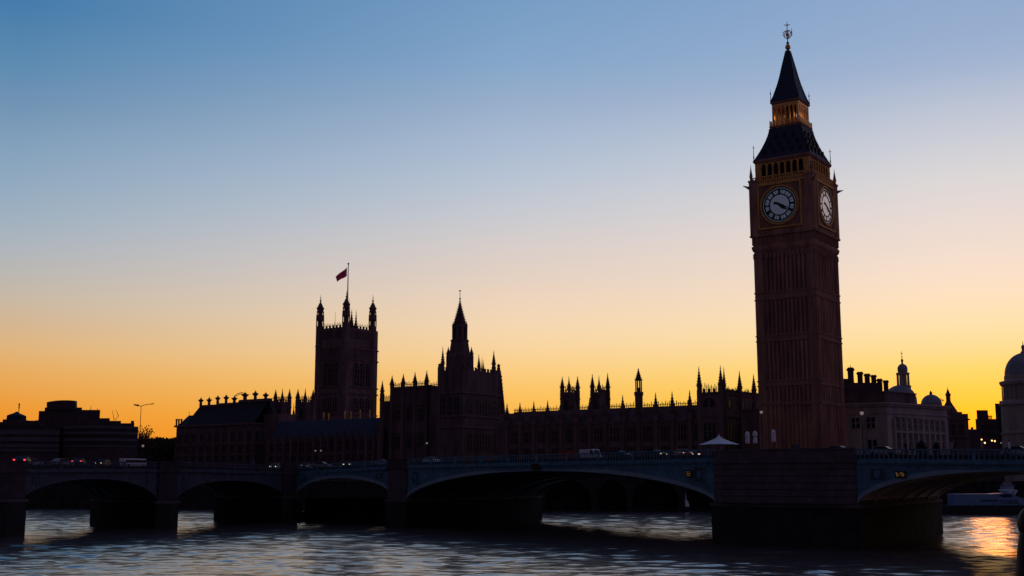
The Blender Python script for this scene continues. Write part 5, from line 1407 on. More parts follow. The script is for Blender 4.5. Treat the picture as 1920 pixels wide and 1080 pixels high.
# ------------------------------------------------------------------ trees
def make_tree(name, label, X, Y, z0, zt, rx, seed, leaf_n, bare=False, group=None, lm=None, leaf=.22):
    rnd = random.Random(seed)
    root = thing(name, label, 'tree', (X, Y, z0), group)
    h = zt - z0
    tr = MB(); ends = []
    def branch(p, d, L, r, lev):
        q = p + d * L; tr.tube(p, q, r, r * .62, 5)
        if lev == 0: ends.append(q); return
        for _ in range(rnd.choice((2, 3, 3)) if lev < 3 else 4):
            nd = (d + Vector((rnd.uniform(-1, 1), rnd.uniform(-1, 1), rnd.uniform(-.25, .7))) * .75).normalized()
            branch(p + d * L * rnd.uniform(.75, 1), nd, L * rnd.uniform(.6, .8), r * .55, lev - 1)
            ends.append(q)
    branch(Vector((X, Y, z0)), Vector((0, 0, 1)), h * .30, max(.1, h * .022), 4)
    kz = h * .96 / (max(e.z for e in ends) - z0); kr = rx * .92 / max(math.hypot(e.x - X, e.y - Y) for e in ends)
    fit = lambda q: Vector((X + (q[0] - X) * kr, Y + (q[1] - Y) * kr, z0 + (q[2] - z0) * kz))
    tr.v = [tuple(fit(q)) for q in tr.v]; ends = [fit(e) for e in ends]
    tr.build('trunk', BARK, root)
    cr = MB()
    for i in range(leaf_n):
        e = rnd.choice(ends); s = rx * .16
        c = e + Vector((rnd.gauss(0, s), rnd.gauss(0, s), rnd.gauss(0, s)))
        if c.z > zt: c.z = zt - rnd.random() * .5
        a = Vector((rnd.uniform(-1, 1), rnd.uniform(-1, 1), rnd.uniform(-1, 1))).normalized(); b = a.orthogonal().normalized()
        l = leaf * rnd.uniform(.6, 1.4)
        cr.add([c - a * l, c + b * l * .5, c + a * l, c - b * l * .5], [[0, 1, 2, 3]])
    me = cr.build('crown', lm or LEAF, root)
    return root
TY = 345.0
make_tree('tree', 'half bare round tree against the orange sky below the double street lamp', xY(TY, 270, 820), TY, GZ, zY(TY, 797), 4.2, 5, 1000, lm=LEAF, leaf=.3)
for i, (px, top, Y, lab) in enumerate(((296, 823, 420, 'low dark bushy tree nearest the round bare tree on the left skyline'), (309, 820.5, 430, 'dark bushy tree in the middle of three low crowns on the left skyline'), (323, 821, 425, 'low dark bushy tree touching the slate roofed building'))):
    make_tree('tree', lab, xY(Y, px, 830), Y, GZ, zY(Y, top), 5, 20 + i, 2600, lm=LEAFD, leaf=.6, group='low trees on the left skyline')
fb = MB()
YW = 440.0
fb.box(xY(YW, 250, 840), xY(YW, 345, 840), YW, YW + 12, BZ, zY(YW, 823)); fb.box(xY(YW, 280, 840), xY(YW, 300, 840), YW - 1, YW + 6, BZ, zY(YW, 826))
fw = MB()
lowb = thing('low_terrace', 'long low dark terrace of houses behind the trees on the left', 'building', (xY(YW, 300, 840), YW, BZ))
fb.build('wall', CONC_D, lowb)
fw.fext(Frame((xY(YW, 250, 840), YW), (1, 0)), [(-.4, zY(YW, 823)), (6, zY(YW, 821)), (12.4, zY(YW, 823))], 0, 95 * mpp(YW, 840)); fw.build('roof', SLATE_D, lowb)
for j in range(9): window(Frame((xY(YW, 250, 840), YW), (1, 0)), 1 + j * 2, 2 + j * 2, zY(YW, 845), zY(YW, 835), lowb, 0, 1, 1, stone=CONC_D)
YW2 = 420.0
g2 = thing('distant_terrace', 'low distant roofline closing the street gap under the yellow glow', 'building', (xY(YW2, 1822, 820), YW2, BZ))
m = MB(); m.box(xY(YW2, 1800, 820), xY(YW2, 1860, 820), YW2, YW2 + 10, BZ, zY(YW2, 806)); m.build('wall', CONC_D, g2)
m = MB(); m.fext(Frame((xY(YW2, 1800, 820), YW2), (1, 0)), [(-.3, zY(YW2, 806)), (5, zY(YW2, 803.5)), (10.3, zY(YW2, 806))], 0, 60 * mpp(YW2, 820)); m.box(xY(YW2, 1828, 800), xY(YW2, 1831, 800), YW2 + 3, YW2 + 4, zY(YW2, 806), zY(YW2, 800)); m.build('roof', SLATE_D, g2)

# ------------------------------------------------------------------ street lamps
def double_lamp():
    Y = 300.0; X = xY(Y, 263.5, 800)
    root = thing('street_lamp', 'tall thin double armed street lamp standing clear against the orange sky', 'street lamp', (X, Y, GZ), 'street lamps')
    m = MB(); zj = zY(Y, 762); xj = xY(Y, 264.6, 762); m.tube((X, Y, GZ), (xj, Y, zj), .11, .07, 8); m.build('pole', IRON, root)
    m = MB(); arm = [(264.6, 762), (268, 760.3), (272, 759), (280, 758), (288, 757)]
    for (a, b), (c, d) in zip(arm, arm[1:]): m.tube((xY(Y, a, b), Y, zY(Y, b)), (xY(Y, c, d), Y, zY(Y, d)), .08, n=6)
    arm = [(264.6, 762), (262, 760.8), (258, 759.6)]
    for (a, b), (c, d) in zip(arm, arm[1:]): m.tube((xY(Y, a, b), Y, zY(Y, b)), (xY(Y, c, d), Y, zY(Y, d)), .08, n=6)
    m.build('arm', IRON, root)
    m = MB(); m.tube((xY(Y, 260, 760.5), Y, zY(Y, 760.3)), (xY(Y, 251, 758.6), Y, zY(Y, 758.8)), .24, .14, 8); m.build('lamp_head', IRON, root)
    m = MB(); m.tube((xY(Y, 284, 757.4), Y, zY(Y, 757.4)), (xY(Y, 289, 757), Y, zY(Y, 756.9)), .14, .08, 8); m.build('lamp_head', IRON, root)
double_lamp()
def post_lamp(X, Y, z0, zt, label, glass, r=.16, pr=.05):
    root = thing('lamp_post', label, 'street lamp', (X, Y, z0), 'street lamps')
    m = MB(); h = zt - z0
    m.lathe(X, Y, [(pr * 2.6, z0), (pr * 2.6, z0 + h * .08), (pr * 1.3, z0 + h * .1), (pr, z0 + h * .8), (pr * 2, z0 + h * .81), (pr, z0 + h * .83), (pr, zt - r * 2)], 8); m.build('pole', IRON, root)
    m = MB(); m.lathe(X, Y, [(r * .5, zt - r * 2.2), (r, zt - r * 1.4), (r * 1.05, zt - r * .8), (r * .7, zt - r * .2), (.02, zt)], 8); m.build('lamp_glass', glass, root)
    m = MB(); m.lathe(X, Y, [(r * .8, zt - r * .25), (r * .3, zt + r * .3), (.01, zt + r * .8)], 8); m.build('lamp_cap', IRON, root)
for px, c, top, lab, gl_, rr_ in ((1430, .75, 770, 'slim lamp post beside the closed white parasols at the clock tower foot', LAMPD, .17),
                         (1619.5, .7, 771, 'slim lamp post in front of the pale building right of the clock tower', LAMPD, .2),
                         (800, .5, 829, 'short lamp post with a small pale light on the bridge below the palace block', LAMPD, .14)):
    q, z, d = deck_pt(px, c); post_lamp(q.x, q.y, z, zY(q.y, top), lab, gl_, rr_)
for px, py, lab in ((268, 835, 'small round globe lamp glowing at the foot of the round tree'),):
    Y = 300; post_lamp(xY(Y, px, py), Y, GZ, zY(Y, py - 1.5), lab, LAMPD, .3)
for px, py, lab in ((1840.5, 823.5, 'lit amber street lamp left most and highest in the gap by the domed building'), (1846.5, 829.5, 'lit amber street lamp lowest in the gap by the domed building'),
                    (1859.8, 825.3, 'lit amber street lamp, left one of a close bright pair near the domed building'), (1865.2, 826.2, 'lit amber street lamp, right one of a close bright pair near the domed building'),
                    (1877, 829.5, 'dim street lamp nearest the wall of the domed building')):
    Y = 262; post_lamp(xY(Y, px, py), Y, GZ, zY(Y, py - .8), lab, LAMPL if px < 1870 else LAMPD, .17)
for px, py, lab in ((591.3, 844.5, 'small lit lamp, left of two above the bridge traffic in front of the low wing'), (601.3, 844.3, 'small lit lamp, right of two above the bridge traffic in front of the low wing')):
    q, z, d = deck_pt(px, .6); post_lamp(q.x, q.y, z, zY(q.y, py - 1), lab, LAMPD, .12)

# ------------------------------------------------------------------ vehicles
def car_meshes(kind):
    """template bodies built around the origin, nose along +x"""
    out = {}
    if kind == 'car':
        side = [(-2.1, .35), (2.1, .35), (2.15, .75), (1.95, .92), (1.1, 1.0), (.45, 1.46), (-.95, 1.48), (-1.7, 1.05), (-2.1, .98)]; wy = .86
        glass = [(.95, 1.02), (.40, 1.40), (-.92, 1.42), (-1.5, 1.05)]; wh = (-1.3, 1.35, .33)
    elif kind == 'van':
        side = [(-2.6, .4), (2.5, .4), (2.6, .95), (2.1, 1.25), (1.55, 2.25), (1.3, 2.42), (-2.55, 2.45), (-2.62, 2.3)]; wy = 1.0
        glass = [(2.0, 1.3), (1.52, 2.15), (.75, 2.15), (.75, 1.3)]; wh = (-1.7, 1.6, .36)
    else:
        side = [(-5.5, .4), (5.4, .4), (5.55, 1.2), (5.35, 2.75), (5.0, 2.95), (-5.3, 2.95), (-5.55, 2.7)]; wy = 1.25
        glass = [(-5.0, 1.5), (5.45, 1.5), (5.3, 2.5), (-5.0, 2.5)]; wh = (-3.4, 3.5, .48)
    b = MB(); n = len(side)
    ins = [(x * .985, y) for x, y in side]
    def sec(y, sc): return [(x * (1 if z < 1 else sc), y, z) for x, z in side]
    vs = sec(-wy, .97) + sec(-wy * .96 if False else -wy + .0, 1)
    vs = [(x, -wy if z < 1.0 else -wy * (.86 if kind == 'car' else .96), z) for x, z in side] + [(x, wy if z < 1.0 else wy * (.86 if kind == 'car' else .96), z) for x, z in side]
    b.add(vs, [list(range(n)), list(range(n, 2 * n))[::-1]] + [[i, (i + 1) % n, n + (i + 1) % n, n + i] for i in range(n)])
    out['body'] = b
    g_ = MB()
    for s in (-1, 1):
        y = s * wy * (.90 if kind == 'car' else .985) ; ng = len(glass)
        vs = [(x, y - s * .02, z) for x, z in glass] + [(x, y * 1.005 - s * (.06 if kind == 'car' and z > 1.2 else 0), z) for x, z in glass]
        g_.add(vs, [list(range(ng)), list(range(ng, 2 * ng))] + [[i, (i + 1) % ng, ng + (i + 1) % ng, ng + i] for i in range(ng)])
    f0 = side[4] if kind == 'car' else (side[3] if kind == 'van' else side[2]); f1 = side[5] if kind == 'car' else (side[4] if kind == 'van' else side[3])
    for e in (0,):
        x0, z0 = f0[0] * 1.0 + .02, f0[1] + .06; x1, z1 = f1[0] + .03, f1[1] - .05
        w_ = wy * .78; g_.add([(x0, -w_, z0), (x0, w_, z0), (x1, w_ * .95, z1), (x1, -w_ * .95, z1), (x0 + .02, -w_, z0 + .02), (x0 + .02, w_, z0 + .02), (x1 + .02, w_ * .95, z1 + .02), (x1 + .02, -w_ * .95, z1 + .02)], [[0, 1, 2, 3], [7, 6, 5, 4], [0, 1, 5, 4], [1, 2, 6, 5], [2, 3, 7, 6], [3, 0, 4, 7]])
    out['windows'] = g_
    wl = []
    for x in wh[:2]:
        for s in (-1, 1):
            q = MB(); q.tube((x, s * (wy - .2), wh[2]), (x, s * (wy + .02), wh[2]), wh[2], n=14); q.tube((x, s * (wy + .015), wh[2]), (x, s * (wy + .04), wh[2]), wh[2] * .6, n=10); wl.append(q)
    out['wheel'] = wl
    xn = max(x for x, z in side if z < 1.3); xt = min(x for x, z in side if z < 1.3)
    zl = .72 if kind == 'car' else .85
    out['headlight'] = []; out['tail_light'] = []
    for s in (-1, 1):
        q = MB(); q.box(xn - .16, xn + .03, s * wy * .72 - .17, s * wy * .72 + .17, zl - .08, zl + .10); out['headlight'].append(q)
        q = MB(); q.box(xt - .04, xt + .12, s * wy * .80 - .13, s * wy * .80 + .13, zl + .05, zl + .28); out['tail_light'].append(q)
    return out
CACHE = {}
LAMPOFF = mat('unlit_lamp_glass', (.5, .45, .42), .2)
TAILOFF = mat('unlit_tail_lamp', (.15, .01, .01), .3)
def vehicle(kind, paint, px, c, label, cat, flip=False, head=False, tail=False, turn=0.0, group='traffic on the bridge', yaw=None, sc=.66):
    q, z, d = deck_pt(px, c)
    name = {'car': 'parked_car' if False else 'car', 'van': 'van', 'coach': 'coach'}[kind]
    root = thing(name, label, cat, (q.x, q.y, z + .01), group)
    ang = math.atan2(d.y, d.x) + (math.pi if flip else 0) + turn
    if yaw is not None: ang = yaw
    root.rotation_euler = (0, 0, ang); root.scale = (sc, sc, sc)
    key = (kind, paint.name, head, tail)
    if key not in CACHE:
        P = car_meshes(kind); L = []
        def bake(mb, nm, m_):
            o = mb.build(nm, m_, None); me = o.data
            me.transform(Matrix.Translation(o.location)); bpy.data.objects.remove(o); return (nm, me)
        L.append(bake(P['body'], 'body', paint)); L.append(bake(P['windows'], 'windows', GLASS))
        for w_ in P['wheel']: L.append(bake(w_, 'wheel', RUBBER))
        for w_ in P['headlight']: L.append(bake(w_, 'headlight', HEADL if head else LAMPOFF))
        for w_ in P['tail_light']: L.append(bake(w_, 'tail_light', TAILL if tail else TAILOFF))
        CACHE[key] = L
    for nm, me in CACHE[key]:
        o = bpy.data.objects.new(nm, me); COL.objects.link(o); o.parent = root
    return root
AWAY = math.pi / 2 + .15
vehicle('car', DARKP, 44, .22, 'dark car at the far left of the bridge with two bright red tail lamps', 'car', tail=True, yaw=AWAY, sc=.84)
vehicle('car', BLUEP, 59, .28, 'pale blue car right beside the glowing red tail lamps on the left', 'car')
vehicle('car', SILVP, 117, .2, 'silver car alone on the left bridge arch without any lit lamps', 'car')
vehicle('car', DARKP, 149, .3, 'dark car with faint red lamps between the silver car and the coach', 'car', tail=True, yaw=AWAY, sc=.74)
vehicle('car', DARKP, 194, .24, 'dark car with white headlamps just left of the long coach', 'car', head=True, yaw=-math.pi / 2 - .1)
vehicle('coach', WHITEP, 250, .25, 'long low coach with a pale roof on the left part of the bridge', 'coach', sc=.36)
vehicle('car', SILVP, 516, .35, 'silver car with bright headlamps at the bend of the bridge', 'car', head=True, yaw=-math.pi / 2)
vehicle('car', DARKP, 574, .3, 'dark car facing the camera just right of the bridge bend', 'car', head=True, yaw=-math.pi / 2)
vehicle('car', SILVP, 603, .25, 'silver car on the bridge below the two small lit lamps', 'car')
vehicle('car', DARKP, 652, .3, 'dark car with small headlamps on the bridge in front of the square tower', 'car', head=True, yaw=-math.pi / 2)
vehicle('car', SILVP, 716, .22, 'silver car on the bridge beside the pier left of the middle arch', 'car')
vehicle('car', WHITEP, 809, .2, 'white car alone over the left end of the wide middle arch', 'car')
vehicle('van', REDP, 1057, .24, 'red van with lit lamps directly left of the white box van', 'van', head=True, flip=True, sc=.5)
vehicle('van', WHITEP, 1108, .3, 'white van with a pale roof on the wide middle arch', 'van', sc=.58)
vehicle('car', DARKP, 1162, .2, 'dark car just right of the white van with faint lamps', 'car')
vehicle('car', DARKP, 1228, .2, 'dark car with one pale headlamp showing, over the middle arch', 'car', head=True, yaw=-math.pi / 2 + .6)
vehicle('car', REDP, 1281, .2, 'red car with bright headlamps, left of two beside the white tent', 'car', head=True, yaw=-math.pi / 2 + .2)
vehicle('car', DARKP, 1296, .32, 'dark car with bright headlamps, nearer the white tent of two', 'car', head=True, yaw=-math.pi / 2 + .2)
vehicle('car', SILVP, 1573, .12, 'silver car behind the stone pier parapet at the clock tower foot', 'car')
vehicle('car', SILVP, 1657, .12, 'silver car in front of the pale stone building', 'car', sc=.62)
vehicle('car', SILVP, 1908, .14, 'silver car at the right edge below the great dome', 'car')

# ------------------------------------------------------------------ tent, parasols
def tent():
    q, z, d = deck_pt(1349, .72); Y = q.y
    hw = 29 * mpp(Y, 833); ze = zY(Y, 833.5); zp = zY(Y, 814.5)
    root = thing('market_tent', 'white peaked canopy tent with concave sides at the bridge end', 'tent', (q.x, q.y, z))
    m = MB(); vs = []; n = 10; rows = 7
    for i in range(rows + 1):
        f = i / rows; r_ = hw * 1.16 * (1 - f) ** 1.75 + .03; zz = ze + (zp - ze) * f
        for k in range(16):
            a = .25 + 2 * math.pi * k / 16
            e = 1 / max(abs(math.cos(a - .25 - .3)), abs(math.sin(a - .25 - .3))) * .85 if i < 4 else 1
            e = min(e, 1.1); vs.append((q.x + r_ * e * math.cos(a), q.y + r_ * e * math.sin(a), zz))
    fs = [[i * 16 + k, i * 16 + (k + 1) % 16, (i + 1) * 16 + (k + 1) % 16, (i + 1) * 16 + k] for i in range(rows) for k in range(16)] + [list(range(rows * 16, rows * 16 + 16))]
    m.add(vs, fs); m.build('canopy', CANVAS, root, True)
    for sx, sy in ((-1, -1), (1, -1), (1, 1), (-1, 1)):
        m = MB(); m.tube((q.x + sx * hw * .72, q.y + sy * hw * .72, z), (q.x + sx * hw * .72, q.y + sy * hw * .72, ze + .05), .04, n=6); m.build('pole', IRON, root)
    m = MB(); m.tube((q.x, q.y, zp - .2), (q.x, q.y, zp + .12), .05, .02, 6); m.build('tip', CANVAS, root)
tent()
def parasol(px, top, lab, wpx, split):
    q, z, d = deck_pt(px, .6); Y = q.y; zt = zY(Y, top); k = mpp(Y, 820)
    root = thing('closed_parasol', lab, 'parasol', (q.x, q.y, z), 'closed parasols beside the tent')
    m = MB(); m.tube((q.x, q.y, z), (q.x, q.y, zt), .035, n=6); m.lathe(q.x, q.y, [(.25, z), (.25, z + .08), (.05, z + .1)], 10); m.build('pole', IRON, root)
    zb = zY(Y, top + 23); r_ = wpx / 2 * k; m = MB(); h = zt - zb
    pr = [(.04, zt + .02), (r_ * .6, zt - h * .05), (r_ * 1.0, zt - h * .2), (r_ * 1.05, zt - h * .38), (r_ * .55, zt - h * .48), (r_ * .8, zt - h * .65), (r_ * .95, zt - h * .9), (r_ * .8, zb), (.05, zb + .05)] if split else [(.04, zt + .02), (r_ * .7, zt - h * .06), (r_, zt - h * .2), (r_ * .9, zt - h * .5), (r_ * 1.0, zt - h * .85), (r_ * .75, zb), (.05, zb + .05)]
    n = 14; vs = []
    for r0_, zz in pr:
        for i in range(n):
            a = 2 * math.pi * i / n; r1_ = r0_ * (1 if i % 2 else .78); vs.append((q.x + r1_ * math.cos(a), q.y + r1_ * math.sin(a), zz))
    m.add(vs, [[i * n + j, i * n + (j + 1) % n, (i + 1) * n + (j + 1) % n, (i + 1) * n + j] for i in range(len(pr) - 1) for j in range(n)]); m.build('cloth', CANVAS, root)
parasol(1402.5, 809, 'closed white parasol nearest the white tent', 9, False)
parasol(1417, 808, 'closed white parasol with a tied waist, in the middle of three', 9.5, True)
parasol(1451.5, 805.5, 'closed white parasol standing tallest, against the clock tower wall', 9, False)

# ------------------------------------------------------------------ people
def person(px, c, label, coat, facing, hgt=1.72, stride=.0):
    q, z, d = deck_pt(px, c); z += .11
    root = thing('person', label, 'person', (q.x, q.y, z), 'people on the bridge'); root.rotation_euler = (0, 0, facing); root.scale = (.74, .74, .74)
    V_ = []; E_ = []; Rr = []
    def v(x, y, zz, r_): V_.append((x, y, zz * hgt / 1.72)); Rr.append(r_); return len(V_) - 1
    pel = v(0, 0, .95, .15); spn = v(0, 0, 1.15, .135); ch = v(0, .01, 1.35, .16); nk = v(0, .01, 1.48, .06); hd0 = v(0, .03, 1.56, .085); hd1 = v(0, .025, 1.66, .085); hd2 = v(0, .01, 1.71, .05)
    for a, b in ((pel, spn), (spn, ch), (ch, nk), (nk, hd0), (hd0, hd1), (hd1, hd2)): E_.append((a, b))
    for s in (-1, 1):
        hip = v(s * .10, 0, .88, .10); kn = v(s * .11, s * stride * .5 + .02, .48, .065); an = v(s * .11, s * stride, .09, .042); to = v(s * .12, s * stride + .15, .035, .035)
        E_ += [(pel, hip), (hip, kn), (kn, an), (an, to)]
        sh = v(s * .19, 0, 1.40, .07); el = v(s * .25, -s * stride * .3 - .02, 1.12, .045); wr = v(s * .26, -s * stride * .4 + .05, .88, .03); pm = v(s * .26, -s * stride * .4 + .07, .81, .034)
        E_ += [(ch, sh), (sh, el), (el, wr), (wr, pm)]
    me = bpy.data.meshes.new('tmp'); me.from_pydata(V_, E_, [])
    o = bpy.data.objects.new('tmp', me); COL.objects.link(o)
    sk = o.modifiers.new('skin', 'SKIN'); o.modifiers.new('sub', 'SUBSURF').levels = 1
    for i, r_ in enumerate(Rr): me.skin_vertices[0].data[i].radius = (r_, r_)
    me.skin_vertices[0].data[0].use_root = True
    bpy.context.view_layer.update()
    dg = bpy.context.evaluated_depsgraph_get(); bm_ = bpy.data.meshes.new_from_object(o.evaluated_get(dg)); bpy.data.objects.remove(o)
    bm_.materials.clear()
    for m_ in (coat, SKIN, CLOTHD): bm_.materials.append(m_)
    for p in bm_.polygons:
        p.use_smooth = True
        p.material_index = 1 if (p.center.z > 1.47 * hgt / 1.72 or (abs(p.center.x) > .21 and p.center.z < .87)) else (2 if p.center.z < .85 * hgt / 1.72 else 0)
    b = bmesh.new(); b.from_mesh(bm_)
    for s in (-1, 1):          # fingers and thumb
        yy = -s * stride * .4 + .07
        for k in range(5):
            mt = Matrix.Translation((s * .26 + (0 if k < 4 else -s * .03), yy - .03 + (k * .02 if k < 4 else .045), (.745 if k < 4 else .785) * hgt / 1.72)) @ Matrix.Diagonal((.008, .009, .045 - abs(k - 1.5) * .005, 1))
            r_ = bmesh.ops.create_icosphere(b, subdivisions=1, radius=1, matrix=mt)
            for f in {f for vv in r_['verts'] for f in vv.link_faces}: f.material_index = 1
    for s in (-1, 1):          # eyes, ears; nose
        for mt in (Matrix.Translation((s * .032, .105, 1.62 * hgt / 1.72)) @ Matrix.Scale(.012, 4), Matrix.Translation((s * .085, .02, 1.61 * hgt / 1.72)) @ Matrix.Diagonal((.012, .02, .03, 1))):
            r_ = bmesh.ops.create_icosphere(b, subdivisions=1, radius=1, matrix=mt)
            for f in {f for vv in r_['verts'] for f in vv.link_faces}: f.material_index = 1
    r_ = bmesh.ops.create_icosphere(b, subdivisions=1, radius=1, matrix=Matrix.Translation((0, .115, 1.595 * hgt / 1.72)) @ Matrix.Diagonal((.013, .02, .022, 1)))
    for f in {f for vv in r_['verts'] for f in vv.link_faces}: f.material_index = 1
    b.to_mesh(bm_); b.free()
    ob = bpy.data.objects.new('body', bm_); COL.objects.link(ob); ob.parent = root
    hm = MB(); hz_ = hgt / 1.72; hm.lathe(0, 0, [(.09, 1.58 * hz_), (.103, 1.64 * hz_), (.095, 1.70 * hz_), (.05, 1.74 * hz_), (.01, 1.75 * hz_)], 12)
    h = hm.build('hair', HAIR, None, True); h.data.transform(Matrix.Translation(h.location)); h.location = (0, 0, 0); h.parent = root
    cm = MB(); cm.lathe(0, 0, [(.19, .72 * hz_), (.185, .95 * hz_), (.17, 1.15 * hz_), (.195, 1.34 * hz_), (.16, 1.42 * hz_), (.08, 1.475 * hz_)], 14, 0, 1.0, .72)
    cc = cm.build('coat', coat, None, True); cc.data.transform(Matrix.Translation(cc.location)); cc.location = (0, 0, 0); cc.parent = root
person(1893.5, .045, 'person in white walking over the bridge under the great dome', CLOTHW, 1.2, 1.75, .2)
GREYC = mat('grey_cloth', (.25, .25, .27), .9); BLUEC = mat('blue_cloth', (.08, .12, .2), .9); BROWNC = mat('brown_cloth', (.14, .08, .05), .9)
person(1842, .05, 'person in grey on the bridge below the lit amber lamps', GREYC, -1.7, 1.7, .15)
person(1786, .045, 'person in pale grey, left of two close together before the turreted building', GREYC, .4, 1.66, .1)
person(1790, .05, 'person in dark clothes, right of two close together before the turreted building', CLOTHD, 2.4, 1.75, .1)
person(1699, .05, 'person in dark clothes before the tall windows of the pale building', CLOTHD, .9, 1.72, .2)
person(1488, .09, 'person in brown, left of two behind the stone pier parapet', BROWNC, 3.0, 1.72, .05)
person(1496, .09, 'person in blue, right of two behind the stone pier parapet', BLUEC, 2.0, 1.66, .05)
person(476, .08, 'person in dark blue at the bend of the bridge, left of the silver car', BLUEC, .9, 1.72, .15)
# two round bushes in tubs on the right footway
for px, wpx, top, lab, sd_ in ((1729, 20, 827, 'wide dark bush in front of the pale building windows', 1), (1757, 14, 830, 'narrow dark bush nearer the end of the pale building', 2)):
    q, z, d = deck_pt(px, .5); rnd = random.Random(sd_); root = thing('bush', lab, 'bush', (q.x, q.y, z), 'dark bushes on the bridge approach'); k = mpp(q.y, 835); zt = zY(q.y, top); r_ = wpx / 2 * k
    m = MB(); m.lathe(q.x, q.y, [(.3, z), (.42, z + .5), (.38, z + .5)], 10); m.build('tub', GRANITE, root)
    m = MB()
    for i in range(1200):
        f = rnd.random(); zz = z + .4 + (zt - z - .4) * f; rr_ = r_ * (1 - f ** 2.2) ** .5 * rnd.random() ** .4 * rnd.uniform(.8, 1.1); a = rnd.random() * 6.283
        c = Vector((q.x + rr_ * math.cos(a), q.y + rr_ * math.sin(a), zz)); u_ = Vector((rnd.uniform(-1, 1), rnd.uniform(-1, 1), rnd.uniform(-1, 1))).normalized(); w_ = u_.orthogonal()
        m.add([c - u_ * .11, c + w_ * .05, c + u_ * .11, c - w_ * .05], [[0, 1, 2, 3]])
    m.build('crown', LEAFD, root)

# ------------------------------------------------------------------ navigation signs on the arches
def nav_sign(px, py, wpx, hpx, lab, kind):
    # stands just in front of the arch face
    best = None
    for A, B in zip(PIERS, PIERS[1:]):
        a, b = A['R'], B['L']; d = Vector((px - 960, den(py)))
        ca = a.x * d.y - a.y * d.x; cb = b.x * d.y - b.y * d.x
        if ca <= 0 <= cb: best = (a + (b - a) * (ca / (ca - cb)), (b - a).normalized(), A['ax'].normalized())
    c, u, axn = best; c = c - axn * .34; fr = Frame(c, u); k = mpp(c.y, py); zc2 = zY(c.y, py)
    root = thing('navigation_sign', lab, 'sign', (c.x, c.y, zc2 - hpx / 2 * k), 'navigation signs on the bridge arches')
    hw = wpx / 2 * k * 1.15; hh_ = hpx / 2 * k
    m = MB(); m.fbox(fr, -hw, hw, 0, .06, zc2 - hh_, zc2 + hh_); m.fbox(fr, -.04, .04, .06, .30, zc2 - hh_, zc2 + hh_); m.build('board', IRON, root)
    if kind == 'red':
        m = MB(); n = 5
        for j in range(n):
            a = -hw + 2 * hw * (j + .5) / n; m.fbox(fr, a - hw * .09, a + hw * .09, -.03, -.002, zc2 - hh_ * .8, zc2 + hh_ * .8)
        m.build('stripe', mat('dull_red_paint', (.12, .012, .015), .7), root)
    else:
        dots = {'M': [(-.5, -.5), (-.42, 0), (-.34, .45), (-.15, 0), (.05, -.5), (.2, .0), (.32, .5), (.45, 0), (.55, -.5)],
                '8': [(-.75, .4), (-.6, .3), (-.7, 0), (-.55, -.1), (-.65, -.5), (-.3, -.3), (-.1, .2), (.1, .5), (.35, .45), (.4, .1), (.2, 0), (.3, -.4), (.55, -.4), (.6, .05)]}[kind]
        for a, b in dots:
            m = MB(); pc = fr.p(a * hw, -.03); m.ball((pc.x, pc.y, zc2 + b * hh_), .055, 6, 4); m.build('lamp', AMBER, root)
nav_sign(1293, 888, 13, 14, 'small black board with amber lamps near the right end of the middle arch', 'M')
nav_sign(1690, 889.5, 18, 13, 'black board with a cluster of amber lamps on the right arch', '8')
nav_sign(1005.5, 875.5, 20, 11, 'dark board with dull red upright stripes at the crown of the middle arch', 'red')

